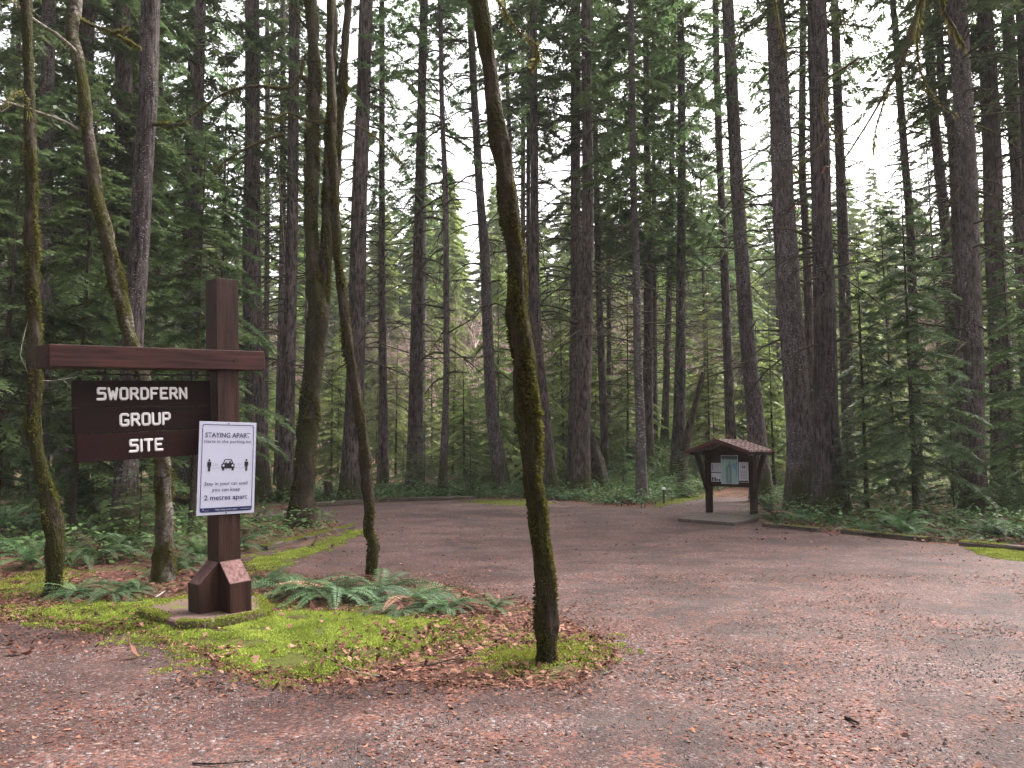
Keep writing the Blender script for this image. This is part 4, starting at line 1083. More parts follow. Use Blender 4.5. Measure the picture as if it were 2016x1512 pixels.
# mossy stub branch on the furrowed conifer belongs to it
t = next(o for o in col.objects if o.get('label', '').startswith('dark furrowed conifer behind'))
b0 = np.array(t.location)
rw = branch_rows([(300, 244), (320, 246), (345, 246, -.1), (368, 243, -.2)], 14.6, .04, .02); rw[:, :3] -= b0
b = MB(); b.tube(rw[:, :3], rw[:, 3], 8, 0, True, .25, 6, 1.0); tufts(b, rw, 900, (.02, .05), (0, 0, .6), .7, 5, 1); b.build('branch_stub', [M['limb'], M['trunkmoss']], t)

# ------------------------------------------------------------------ ferns
def fern_mesh(seed, nf, L, spread=1.0, up=.75):
    rg = np.random.default_rng(seed); mb = MB()
    for i in range(nf):
        az = i * 2.39996 + rg.normal(0, .3); l = L * rg.uniform(.65, 1.1); el = up * rg.uniform(.5, 1.25)
        out = np.array([math.cos(az), math.sin(az), 0]); sd_ = np.array([-out[1], out[0], 0])
        s = np.linspace(0, 1, 30); ang = el - s * (el + rg.uniform(.25, .75)) * spread
        dx = np.cos(ang) * l / 29; dz = np.sin(ang) * l / 29
        bend = rg.normal(0, .25)
        P = np.outer(np.cumsum(dx), out) + np.outer(np.cumsum(dz), [0, 0, 1]) + np.outer(bend * s * s * l * .5, sd_)
        P[:, 2] = np.maximum(P[:, 2] + .02, .015 + .02 * rg.random())
        mb.tube(P[::4], np.linspace(.004, .0015, len(P[::4])), 3, 1, True, cap=False)
        T = nrm(np.gradient(P, axis=0)); n_ = nrm(np.cross(sd_, T)); k = np.arange(3, 30)
        tint = rg.uniform(.0, .95)
        roll = rg.normal(0, .25)
        for sg in (1, -1):
            S = nrm(sd_ * sg + n_[k] * (roll * sg - .12) + T[k] * .35 + rg.normal(0, .07, (len(k), 3)))
            w = l * .125 * np.sin(np.clip(s[k] * 1.02, 0, 1) ** .55 * np.pi) ** .7 * rg.uniform(.85, 1.1, len(k)) + .008
            Wd = np.full(len(k), l / 29 * .36)
            q, f = quads(P[k], S, T[k], w, Wd, .3)
            q = q.reshape(-1, 4, 3); q[:, 2, 2] -= w * .18; q = q.reshape(-1, 3)
            mb.add(q, f, 2 if i % 13 == 6 else 0, False, np.clip(tint + rg.normal(0, .08, len(k)), 0, 1))
    return mb
FERN = [fern_mesh(100 + i, n, 1.0, sp, up).mesh('fern_fronds', [M['fern'], M['limb'], M['leaf']]) for i, (n, sp, up) in enumerate(((22, 1.1, 1.0), (26, 1.15, .85), (18, 1.0, 1.15), (24, 1.25, .75)))]
def fern(label, px, py, s, v=0, rot=0.0, z=0.0, sz=1.0, group='sword ferns'):
    p = gp(px, py)
    o = inst('sword_fern', FERN[v], None, (p[0], p[1], z), (0, 0, rot), (s, s, s * sz))
    return tag(o, label, 'fern', group)
FL = [
    ('big low fern sprawling around the foot of the slender leaning maple', 745, 1172, .92, 1, .3, .8), ('fern spreading against the moss between post and slender maple', 660, 1182, .85, 3, 1.2, .9),
    ('fern with long fronds pointing at the sign post base', 585, 1176, .85, 1, 2.2, .8), ('fern half hidden behind the sign post base block', 525, 1160, .72, 0, .7, .8),
    ('fern at the far tip of the island fern clump', 815, 1190, .75, 3, 2.7, .85), ('small fern in leaf litter at end of the clump', 880, 1205, .5, 1, .9, .9),
    ('ragged little fern beside front leaning maple', 975, 1205, .45, 2, 1.9, .7), ('grey green drooping frond fern on the moss rim', 790, 1208, .5, 3, .2, .6),
    ('fern at the foot of the pale barked maple', 350, 1130, .7, 0, 1.1, 1), ('fern behind sign post, beside pale maple foot', 395, 1110, .85, 2, 2.0, 1),
    ('tall fern behind the sign post near kerb timber', 470, 1085, .85, 0, 3.0, 1), ('low fern in front of the thin mossy maple foot', 150, 1175, .62, 1, .2, .8),
    ('fern lying on the moss edge between mossy maple and post', 225, 1178, .6, 3, 1.0, .8), ('pale fern on the moss edge nearest the pale maple foot', 255, 1166, .5, 1, 2.0, .9),
    ('large dark fern between thin mossy maple and pale maple', 190, 1110, .95, 0, .5, 1), ('dark fern behind the thin mossy maple foot', 60, 1120, .8, 2, 1.5, 1),
    ('fern in shade below the signboard', 250, 1100, .8, 2, 2.5, 1), ('fern against the furrowed conifer foot', 215, 1062, .9, 0, 1.4, 1), ('fern at the shaded picture edge by the moss patch', 15, 1090, .85, 1, 2.4, 1),
    ('fern behind kiosk leg beside brown conifer', 1510, 1012, 1.0, 2, .3, 1), ('fern in front of thick brown conifer foot', 1545, 1020, .8, 0, 1.2, .9),
    ('fern behind the gap in the kerb timbers', 1850, 1062, .75, 1, 2.2, 1), ('large arching fern over the low kerb timber', 1950, 1068, 1.0, 0, .7, 1), ('fern at the edge of view over the low kerb timber', 2010, 1072, .9, 2, 1.7, 1),
    ('small fern among dead leaves under the full hemlock', 1730, 1048, .7, 3, 2.9, .9)]
for f in FL: fern(f[0], f[1], f[2], f[3], f[4], f[5], .015, f[6])
# frond caught on the slender maple
rg = np.random.default_rng(21)
EDGE = [(620, 985), (660, 985), (700, 982), (760, 976), (800, 974), (835, 972), (870, 974), (910, 972), (950, 972), (990, 974), (1030, 975), (1075, 976), (1100, 980), (1125, 985), (1160, 988), (1190, 990), (1215, 990), (1240, 990),
        (1290, 985), (1320, 975), (1350, 968), (1380, 962), (560, 990), (530, 985), (590, 978), (440, 1020), (380, 1030), (330, 1035), (120, 1060), (70, 1050), (20, 1045), (1590, 1022), (1640, 1030), (1690, 1036), (1770, 1045), (1810, 1050), (1990, 1050), (1930, 1045), (1870, 1040),
        (740, 962), (790, 960), (860, 958), (920, 960), (970, 962), (1050, 962), (1110, 966), (1200, 972), (1230, 975), (1300, 962), (1350, 955), (690, 965), (640, 970), (1530, 1030), (1700, 1049), (1790, 1058)]
for i, (x, y) in enumerate(EDGE):
    fern('sword fern in the low green fringe along the lot edge', x + rg.uniform(-10, 10), y + rg.uniform(-3, 3), rg.uniform(.65, 1.1), i % 4, rg.uniform(0, 6), 0, rg.uniform(.8, 1.05), 'ferns fringing the lot')

# undergrowth mass
ug = MB()
rg = np.random.default_rng(31)
cl = []
for _ in range(8500):
    Y = rg.uniform(11, 60); u = rg.uniform(-.72, .74)
    cl.append((u * Y, Y))
for _ in range(2600):
    cl.append((7.4 + rg.normal(0, 3.2), 35.5 + rg.normal(0, 3.0)))
for _ in range(1500):
    Y = rg.uniform(25.5, 33); cl.append((rg.uniform(-8, 9) , Y))
cl = np.array(cl); cl = cl[~inside(cl, LOTA)]
d = np.array([np.min(np.hypot(LOTA[:, 0] - c[0], LOTA[:, 1] - c[1])) for c in cl]); cl = cl[d > .35]
island_far = ~((cl[:, 1] < 11) & (cl[:, 0] > -4)); cl = cl[island_far]
nl = 16
for c in cl:
    hgt_ = rg.uniform(.12, .6); n = nl; a = rg.uniform(0, 6.28, n); r = rg.uniform(.03, .38, n)
    P = np.stack([c[0] + np.cos(a) * r, c[1] + np.sin(a) * r, hz(*c) + rg.uniform(.02, 1, n) * hgt_], 1)
    D = nrm(np.stack([np.cos(a), np.sin(a), rg.uniform(-.4, .6, n)], 1)); S = nrm(np.cross(D, [0, 0, 1]) + rg.normal(0, .3, (n, 3)))
    L = rg.uniform(.05, .15, n); q, f = quads(P, D, S, L, L * .3); ug.add(q, f, 0, False, np.clip(rg.beta(2, 2, n) + rg.normal(0, .1), 0, 1))
tag(ug.build('undergrowth', M['salal']), 'low leafy undergrowth on the forest floor under the conifers', kind='stuff')

# ------------------------------------------------------------------ kerb timbers, fallen logs, stump
def timber(label, a, b, w, h, mat='log', moss=0, seed=0):
    A = gp(*a); B = gp(*b); mid = (A + B) / 2; L = np.linalg.norm(B - A); rz = math.atan2(B[1] - A[1], B[0] - A[0])
    o = MB(); nseg = max(3, int(L / .35)); xs = np.linspace(-L / 2, L / 2, nseg)
    prof = np.array([(-.5, 0), (.5, 0), (.5, .8), (.38, 1), (-.38, 1), (-.5, .8)])
    V = np.array([[[x, p[0] * w + .02 * vnoise(x * 2, p[0] * 3, seed), p[1] * h + .02 * vnoise(x * 1.5, p[1] * 3 + 5, seed)] for p in prof] for x in xs])
    i = np.arange(nseg * 6).reshape(nseg, 6); F = np.stack([i[:-1], i[1:], np.roll(i[1:], -1, 1), np.roll(i[:-1], -1, 1)], -1).reshape(-1, 4)
    o.add(V, F); o.add(V[0], [[0, 1, 2, 3, 4, 5]]); o.add(V[-1], [[5, 4, 3, 2, 1, 0]])
    if moss:
        n = moss; x = RNG.uniform(-L / 2, L / 2, n); y = RNG.uniform(-w / 2, w / 2, n); k = np.array([vnoise(q * 1.6, 3, seed) > -.15 for q in x]); x, y = x[k], y[k]; n = len(x)
        D = nrm(RNG.normal(0, .5, (n, 3)) + [0, 0, 1]); S = nrm(np.cross(D, RNG.normal(0, 1, (n, 3)))); LL = RNG.uniform(.015, .035, n)
        q, f = quads(np.stack([x, y, np.full(n, h - .008)], 1), D, S, LL, LL * .3); o.add(q, f, 1, False, RNG.uniform(.2, 1, n))
    ob = o.build('kerb_timber', [M[mat], M['mosstuft']]); ob.location = (mid[0], mid[1], -.01); ob.rotation_euler = (0, 0, rz)
    return tag(ob, label, 'kerb', 'timber kerbs round the lot')
timber('moss topped kerb timber pointing from sign post to forked maple', (518, 1084), (695, 1040), .16, .09, 'log', 5000, 1)
timber('dark kerb timber beside the flared foot of the forked maple', (500, 1029), (572, 1023), .2, .16, 'log', 0, 2)
timber('far kerb timber behind the slender leaning maple', (616, 999), (712, 993), .2, .16, 'log', 0, 3)
timber('far kerb timber below the thin flecked conifer', (735, 988), (930, 983), .2, .13, 'log', 0, 4)
timber('leaf covered kerb timber running from the kiosk pad', (1505, 1037), (1614, 1047), .18, .09, 'log', 300, 5)
timber('long kerb timber in front of the full hemlock', (1660, 1050), (1828, 1067), .18, .10, 'log', 500, 6)
timber('low kerb timber under the arching fern at the view edge', (1893, 1074), (2060, 1090), .2, .10, 'log', 900, 7)

def fallen(label, pts, r, seed, name='fallen_log'):
    rows = np.array([[*p[:3], r * (1 - .25 * i / len(pts))] for i, p in enumerate(pts)])
    base = rows[0][:3].copy(); T = resample(rows, .25); T[:, :3] -= base
    b = MB(); b.tube(T[:, :3], T[:, 3], 12, 0, True, .15, 2, seed); tufts(b, T, 2500, (.02, .05), (0, 0, 1), .45, seed, 1)
    o = b.build(name, [M['dead'], M['trunkmoss']]); o.location = base
    return tag(o, label, 'log')
def G(x, y, dz=0): p = gp(x, y); return [p[0], p[1], hz(p[0], p[1]) + dz]
fallen('mossy fallen log on ferns behind the slender maple', [G(735, 972, .25), G(790, 974, .22), G(850, 972, .2)], .17, 3)
fallen('short fallen log at foot of thin flecked conifer', [G(885, 968, .2), G(930, 966, .3)], .12, 4)
fallen('mossy fallen log behind the signboard and notice', [G(320, 1022, .55), G(365, 1028, .5), G(430, 1030, .45)], .09, 5)
fallen('thin pale fallen branch arching at foot of touching conifers', [G(1160, 978, .9), G(1180, 978, .6), G(1200, 982, .1)], .03, 6, 'fallen_branch')
# mossy stump
p = gp(645, 986)
b = MB(); T = np.array([[0, 0, -.05, .16], [.02, 0, .25, .14], [0, .01, .5, .13], [.01, 0, .66, .12]]); T = resample(T, .1); b.tube(T[:, :3], T[:, 3], 12, 0, True, .2, 3, 2.2); tufts(b, T, 1500, (.02, .05), (0, 0, 1), .6, 8, 1)
o = b.build('tree_stump', [M['dead'], M['trunkmoss']]); o.location = (p[0], p[1], 0); tag(o, 'small moss capped stump by the far kerb timber', 'stump')
# dark root plate behind touching conifers
p = at(1183, 900, 33)
b = MB(); T = resample(np.array([[0, 0, -.2, .5], [-.1, 0, .6, .42], [-.25, .1, 1.5, .25], [-.5, .1, 2.6, .12], [-.62, .1, 3.4, .05]]), .15); b.tube(T[:, :3], T[:, 3], 14, 0, True, .35, 2.2, 6.1)
o = b.build('tree_stump', M['dead']); o.location = (p[0], 33, hz(p[0], 33)); tag(o, 'tall dark splintered stump leaning on the touching conifers', 'stump')
# twigs lying about
def stick(label, pts, r, mat='dead', name='fallen_twig'):
    P = resample(np.array([[*p, r] for p in pts]), .05); base = P[0, :3].copy(); P[:, :3] -= base
    b = MB(); b.tube(P[:, :3], np.linspace(r, r * .4, len(P)), 6, 0, True, .25, 9, r * 100); o = b.build(name, M[mat]); o.location = base
    return tag(o, label, 'twig')
stick('pale twig lying in litter below the moss', [gp(640, 1292, .05), gp(700, 1322, .03), gp(760, 1332, .03)], .006, 'whitelimb')
stick('dark twig in leaf litter before the leaning maple', [gp(830, 1312, .03), gp(890, 1298, .05), gp(945, 1284, .04)], .008)
stick('forked pale twig propped beside the sign post base', [gp(306, 1176, .05), gp(330, 1160, .1), gp(347, 1150, .22)], .008, 'whitelimb')
stick('short dark stick lying out on the open gravel', [gp(1665, 1412, .015), gp(1680, 1418, .02), gp(1692, 1424, .012)], .012)
stick('dark twig on the gravel near the camera below the moss', [gp(380, 1502, .01), gp(420, 1504, .015), gp(500, 1498, .01)], .006)

# ------------------------------------------------------------------ path marker
p = gp(1307, 992)
t = thing('marker_post', 'little white capped marker post at the trail mouth beside the alder', 'marker post', (p[0], p[1], 0))
b = MB(); b.box((0, 0, .22), (.06, .06, .46)); b.build('post', M['log'], t, .006)
b = MB(); b.box((0, 0, .49), (.13, .13, .07), taper=.7); b.box((0, 0, .455), (.09, .09, .02)); b.build('cap', M['cap'], t, .008)

# ------------------------------------------------------------------ big park sign
TH = R(48)
A3 = np.array([math.cos(TH), math.sin(TH), 0]); N3 = np.array([math.sin(TH), -math.cos(TH), 0]); Z3 = np.array([0, 0, 1.0])
SLAB_Z = .10
PT = .225
edge = gp(432, 1203, SLAB_Z)
PC = edge + A3 * PT / 2 - N3 * PT / 2                 # post centre on the slab
LEAN, BT = R(2.5), R(1.2)
ROT = Matrix((( A3[0], -N3[0], 0), (A3[1], -N3[1], 0), (0, 0, 1)))    # local x along the beam, y away from viewer, z up
LROT = ROT @ Matrix.Rotation(-LEAN, 3, 'Y')
def sign_thing(name, label, cat, rot=LROT):
    o = thing(name, label, cat, PC); o.rotation_euler = rot.to_euler(); return o
def loc2w(v, rot=LROT): return PC + np.array(rot @ Vector(v))
def solve_x(px, y, z, rot=LROT):
    lo, hi = -4.0, 3.0
    for _ in range(50):
        m = (lo + hi) / 2
        if px_of(loc2w((m, y, z), rot))[0] < px: lo = m
        else: hi = m
    return (lo + hi) / 2
def solve_z(py, x, y, rot=LROT):
    lo, hi = -1.0, 6.0
    for _ in range(50):
        m = (lo + hi) / 2
        if px_of(loc2w((x, y, m), rot))[1] > py: lo = m
        else: hi = m
    return (lo + hi) / 2
h = PT / 2
ps = sign_thing('sign_post', 'dark red timber sign post with long cross beam on a mossy slab', 'sign post')
zt = solve_z(547, -h, -h)
b = MB(); b.box((0, 0, zt / 2 - .03), (PT, PT, zt + .06)); b.add([[-h, -h, zt], [h, -h, zt], [h, h, zt], [-h, h, zt], [0, 0, zt + .028]], [[0, 1, 4], [1, 2, 4], [2, 3, 4], [3, 0, 4]])
b.build('post', M['stain_z'], ps)
# beam, slightly off square to the post, its free end cut on a slant
by0, by1 = -h - .035, h - .03
zb1 = solve_z(688, -h, by0); bh = .192; zb0 = zb1 - bh
BTm = Matrix.Rotation(-BT, 3, 'Y')
def tilt(P, c):  # turn points about c in the beam plane
    return [list(np.array(BTm @ Vector(np.array(p) - c)) + c) for p in P]
cB = np.array([0, 0, zb1])
xl = solve_x(96, by0, zb1 - .1); xr = solve_x(521, by0, zb1 - .05)
cut = .035
poly = [[xl, by0, zb0], [xr, by0, zb0], [xr, by0, zb1], [xl, by0, zb1]]
back = [[xl - cut, by1, zb0 - .004], [xr, by1, zb0], [xr, by1, zb1], [xl - cut, by1, zb1]]
V = np.array(tilt(poly + back, cB))
b = MB(); b.add(V, [[0, 1, 2, 3], [7, 6, 5, 4], [0, 4, 5, 1], [3, 2, 6, 7], [1, 5, 6, 2], [0, 3, 7, 4]]); b.build('beam', M['stain_x'], ps, .008)
b = MB(); b.tube([[.06, by0 - .004, zb1 - .1], [.06, by0 + .02, zb1 - .1]], .024, 14); b.build('bolt_plug', M['kiosk'], ps)
# base blocks: outer block profile, sloped top
bl, bz1, bz0 = .20, .47, .28
def block(d):
    d = np.array(d, float); s = np.array([-d[1], d[0], 0])
    w = .11 if abs(d[0]) else .112
    o = MB(); a = h + .001
    P = [d * a + s * w + [0, 0, -.03], d * (a + bl) + s * w + [0, 0, -.03], d * (a + bl) + s * w + [0, 0, bz0], d * a + s * w + [0, 0, bz1]]
    P2 = [p - 2 * s * w for p in P]
    V = np.array(P + P2)
    o.add(V, [[0, 1, 2, 3], [7, 6, 5, 4], [1, 5, 6, 2], [0, 4, 5, 1], [3, 7, 4, 0]]); o.add(V, [[2, 6, 7, 3]], 1)
    return o.build('base_block', [M['stain_z'], M['worn']], ps, .006)
for d in ((-1, 0, 0), (0, -1, 0)): block(d)

# slab under the sign
sl = poly_px([(266, 1218), (330, 1200), (420, 1178), (520, 1190), (534, 1222), (470, 1236), (400, 1247), (345, 1246)], .01, .3)
SP = np.array([[q[0], q[1], .0] for q in sl]); c = SP.mean(0)
Vt = SP.copy(); Vt[:, :2] = c[:2] + (Vt[:, :2] - c[:2]) * .985; Vt[:, 2] = SLAB_Z
b = MB(); n = len(SP); VV = np.vstack([SP - [0, 0, .02], Vt - [0, 0, .012], c[:2].tolist() + [SLAB_Z], Vt[:, :] * 1])
Vi = Vt.copy(); Vi[:, :2] = c[:2] + (Vi[:, :2] - c[:2]) * .97
VV = np.vstack([SP - [0, 0, .02], Vt - [0, 0, .014], Vi, [[c[0], c[1], SLAB_Z]]])
for i in range(n):
    j = (i + 1) % n
    b.add(VV, [[i, j, n + j, n + i]], 0); b.add(VV, [[n + i, n + j, 2 * n + j, 2 * n + i]], 0); b.add(VV, [[2 * n + i, 2 * n + j, 3 * n]], 0)
rim = np.vstack([SP, SP[:1]]); nm = 9000
s_ = RNG.integers(0, n, nm); t_ = RNG.random((nm, 1)); e = rim[s_] * (1 - t_) + rim[s_ + 1] * t_
kk = np.array([vnoise(q[0] * 4, q[1] * 4, 3.3) > -.3 for q in e]); e = e[kk]; nm = len(e)
inn = nrm(c - e) * (np.abs(RNG.normal(0, .06, (nm, 1))) - .005); inn[:, 2] = 0
P = e + inn; P[:, 2] = np.where(np.linalg.norm(inn, axis=1) > .02, SLAB_Z - .004, RNG.uniform(0, SLAB_Z, nm))
D = nrm(nrm(e - c) * .6 + RNG.normal(0, .5, (nm, 3)) + [0, 0, .6]); S = nrm(np.cross(D, RNG.normal(0, 1, (nm, 3)))); L = RNG.uniform(.012, .03, nm)
q, f = quads(P, D, S, L, L * .28); b.add(q, f, 1, False, np.clip(RNG.beta(2, 2, nm), 0, 1))
tag(b.build('concrete_slab', [M['slab'], M['mosstuft']]), 'many sided moss rimmed concrete slab under the sign post', 'slab')

# hanging board
PY0, PY1 = -.02, .045
hb = sign_thing('hanging_signboard', 'dark brown three plank signboard hung from the beam, white routed words', 'sign')
pxl = solve_x(145, PY0, zb0 - .3); pxr = -h - .03
ztop = zb0 - .105; phs = (.24, .23, .245)
LET = {  # strokes on a 4 x 6 grid
    'S': [[(4, 6), (.6, 6), (.3, 5.6), (.3, 3.6), (.5, 3.3), (3.4, 3.3), (4, 2.7), (4, .6), (3.5, 0), (0, 0)]],
    'W': [[(0, 6), (1, 0), (2.25, 4.2), (3.5, 0), (4.5, 6)]], 'O': [[(.7, 6), (0, 5.2), (0, .8), (.7, 0), (3, 0), (3.7, .8), (3.7, 5.2), (3, 6), (.7, 6)]],
    'R': [[(.1, 0), (.1, 6), (3, 6), (3.7, 5.3), (3.7, 3.6), (3, 2.9), (.1, 2.9)], [(2, 2.9), (4, 0)]], 'D': [[(.1, 0), (.1, 6), (2.6, 6), (3.8, 4.9), (3.8, 1.1), (2.6, 0), (.1, 0)]],
    'F': [[(.1, 0), (.1, 6), (3.7, 6)], [(.1, 3), (2.8, 3)]], 'E': [[(3.7, 6), (.1, 6), (.1, 0), (3.7, 0)], [(.1, 3.1), (2.9, 3.1)]],
    'N': [[(0, 0), (0, 6), (3.8, 0), (3.8, 6)]], 'G': [[(3.9, 5.4), (3.3, 6), (.8, 6), (0, 5.2), (0, .8), (.8, 0), (3.2, 0), (3.9, .7), (3.9, 2.6), (2.4, 2.6)]],
    'U': [[(0, 6), (0, .8), (.8, 0), (3, 0), (3.8, .8), (3.8, 6)]], 'P': [[(.1, 0), (.1, 6), (3, 6), (3.8, 5.2), (3.8, 3.5), (3, 2.7), (.1, 2.7)]],
    'I': [[(.2, 0), (.2, 6)]], 'T': [[(0, 6), (4, 6)], [(2, 6), (2, 0)]]}
def word(mb, txt, xc, zc, hh, y, adv=1.95):
    u = hh / 6; ws = [max(p[0] for s in LET[ch] for p in s) for ch in txt]; tot = sum(ws) + adv * (len(txt) - 1)
    x = xc - tot * u / 2
    r = hh * .122
    for ch, w in zip(txt, ws):
        for si, st in enumerate(LET[ch]):
            yy = y - .0012 * si
            pts = [np.array([x + p[0] * u, yy, zc - hh / 2 + p[1] * u]) for p in st]
            for a_, b_ in zip(pts[:-1], pts[1:]):
                d_ = nrm(b_ - a_); nn = np.array([-d_[2], 0, d_[0]])
                # rounded bar with a soft raised face
                arc = [a_ + r * (-d_ * math.sin(t) + nn * math.cos(t)) for t in np.linspace(0, math.pi, 7)] + [b_ + r * (d_ * math.sin(t) - nn * math.cos(t)) for t in np.linspace(0, math.pi, 7)]
                inn_ = [a_ + .45 * r * (-d_ * math.sin(t) + nn * math.cos(t)) for t in np.linspace(0, math.pi, 7)] + [b_ + .45 * r * (d_ * math.sin(t) - nn * math.cos(t)) for t in np.linspace(0, math.pi, 7)]
                o_ = np.array(arc); i_ = np.array(inn_) - [0, .004, 0]; n_ = len(o_)
                V_ = np.vstack([o_, i_]); mb.add(V_, [[k_, (k_ + 1) % n_, n_ + (k_ + 1) % n_, n_ + k_] for k_ in range(n_)], 0, True)
                mb.add(np.vstack([i_, i_.mean(0)]), [[k_, (k_ + 1) % n_, n_] for k_ in range(n_)], 0, False)
        x += (w + adv) * u
cP = np.array([pxr, 0, ztop]); zc = ztop
for i, (ph, txt, ctr, hh) in enumerate(zip(phs, ('SWORDFERN', 'GROUP', 'SITE'), (282, 285, 285), (.094, .098, .098))):
    x0 = pxl + (.0, .0, .015)[i]
    P0 = [[x0, PY0, zc - ph + .003], [pxr, PY0, zc - ph + .003], [pxr, PY0, zc], [x0, PY0, zc]]
    P1 = [[p[0], PY1, p[2]] for p in P0]
    b = MB(); b.add(np.array(tilt(P0 + P1, cP)), [[0, 1, 2, 3], [7, 6, 5, 4], [0, 4, 5, 1], [3, 2, 6, 7], [1, 5, 6, 2], [0, 3, 7, 4]])
    pl = b.build('plank', M['plank_red' if i == 2 else 'plank'], hb, .004)
    if i == 2: pl['label'] = 'redder bottom plank'
    zm = zc - ph / 2; wx = solve_x(ctr, PY0, zm)
    wm = MB(); word(wm, txt, wx, zm, hh, PY0 - .002)
    for ii in range(len(wm.V)): wm.V[ii] = np.array(tilt(wm.V[ii], cP))
    wm.build('lettering', M['rout'], pl)
    zc -= ph
b = MB(); zr = zb0 - .05
b.tube(tilt([[pxl + .12, .01, zr], [pxr + .01, .01, zr]], cP), .008, 8); b.build('hanging_rod', M['iron'], hb)
for q in (.22, .86):
    x_ = pxl + (pxr - pxl) * q
    b = MB(); b.tube(tilt([[x_, .01, zb0 + .01], [x_, .01, zr + .015]], cP), .007, 8); b.tube(tilt([[x_, .01, zr - .015], [x_, .01, ztop - .01]], cP), .008, 8)
    ring = [[x_, .01 + .02 * math.cos(t), zr + .02 * math.sin(t)] for t in np.linspace(0, 2 * math.pi, 13)]; b.tube(tilt(ring, cP), .006, 6, cap=False); b.build('eye_bolt', M['iron'], hb)

# white notice on the post
WR = ROT; wy = -h - .012
wz1 = solve_z(829, solve_x(393, wy, 1.9, WR), wy, WR); wx0 = solve_x(393, wy, wz1, WR); wx1 = solve_x(505, wy, wz1, WR); wz0 = solve_z(1016, wx0, wy, WR)
off = math.tan(LEAN) * (wz0 + wz1) / 2
ws = sign_thing('notice_sign', 'white rectangular notice about staying apart, fixed to the sign post', 'sign', WR)
ww, wh = wx1 - wx0, wz1 - wz0; wcx, wcz = (wx0 + wx1) / 2, (wz0 + wz1) / 2
b = MB(); b.box((wcx, wy + .004, wcz), (ww, .008, wh)); b.build('panel', M['white'], ws, .002)
def rrect(x0, x1, z0, z1, r, n=6, rb=None):
    out = []
    for (cx, cz, a0) in ((x1 - r, z1 - r, 0), (x0 + r, z1 - r, 90), (x0 + r, z0 + r, 180), (x1 - r, z0 + r, 270)):
        out += [(cx + r * math.cos(R(a0 + 90 * i / n)), cz + r * math.sin(R(a0 + 90 * i / n))) for i in range(n + 1)]
    return out
L1 = wy - .0015
def flat(mb, pts, y, m=0):
    P = np.array([[p[0], y, p[1]] for p in pts]); c_ = P.mean(0); n_ = len(P)
    mb.add(np.vstack([P, c_]), [[i, (i + 1) % n_, n_] for i in range(n_)], m)
def band(mb, o_, i_, y, m=0):
    P = np.array([[p[0], y, p[1]] for p in list(o_) + list(i_)]); n_ = len(o_)
    mb.add(P, [[k_, (k_ + 1) % n_, n_ + (k_ + 1) % n_, n_ + k_] for k_ in range(n_)], m)
def sx(u): return wx0 + u * ww
def sz_(v): return wz1 - v * wh
mg = .045 * ww
b = MB(); bx0, bx1, bz0_, bz1_ = sx(.05), sx(.955), sz_(.97), sz_(.03)
band(b, rrect(bx0, bx1, bz0_, bz1_, .022), rrect(bx0 + .006, bx1 - .006, bz0_ + .006, bz1_ - .006, .018), L1); b.build('border', M['navy'], ws)
b = MB(); pts = [p for p in rrect(bx0 + .001, bx1 - .001, bz0_ + .001, bz1_, .022)]
zc_ = sz_(.923)
pts = [(p[0], min(p[1], zc_)) for p in pts]; flat(b, pts, L1 - .001); bn = b.build('footer_band', M['navy'], ws)
def text(s, u, v, hgt_, mat, parent, y=L1 - .002, wmax=None, align='CENTER', bold=0.0):
    cu = bpy.data.curves.new('lettering', 'FONT'); cu.body = s; cu.align_x = align; cu.align_y = 'CENTER'; cu.size = hgt_ / .70; cu.offset = bold; cu.resolution_u = 3
    tmp = bpy.data.objects.new('lettering', cu); col.objects.link(tmp)
    bpy.context.view_layer.update(); dg = bpy.context.evaluated_depsgraph_get()
    me = bpy.data.meshes.new_from_object(tmp.evaluated_get(dg)); bpy.data.objects.remove(tmp); bpy.data.curves.remove(cu)
    V = np.array([tuple(v_.co) for v_ in me.vertices]); w_ = V[:, 0].max() - V[:, 0].min(); k_ = (wmax / w_) if wmax else 1.0
    for v_ in me.vertices: x_, y_ = v_.co.x, v_.co.y; v_.co = (x_ * k_, 0, y_)
    me.materials.clear(); me.materials.append(mat); me.name = 'lettering'
    return inst('lettering', me, parent, (sx(u), y, sz_(v)))
text('STAYING APART', .495, .148, .046, M['navy'], ws, wmax=.79 * ww, bold=.0005)
text('starts in the parking lot', .495, .213, .028, M['navy'], ws, wmax=.825 * ww, bold=.0)
text('Stay in your car until', .49, .668, .034, M['navy'], ws, wmax=.745 * ww, bold=.0)
text('you can keep', .49, .733, .034, M['navy'], ws, wmax=.485 * ww)
text('2 metres apart', .49, .818, .046, M['navy'], ws, wmax=.75 * ww, bold=.0006)
text('Help keep parks open', .50, .946, .017, M['white'], bn, wmax=.38 * ww)
text('www.bcparks.ca', .845, .946, .010, M['white'], bn, wmax=.19 * ww)
text('2m', .30, .462, .020, M['grey'], ws); text('2m', .71, .462, .020, M['grey'], ws)
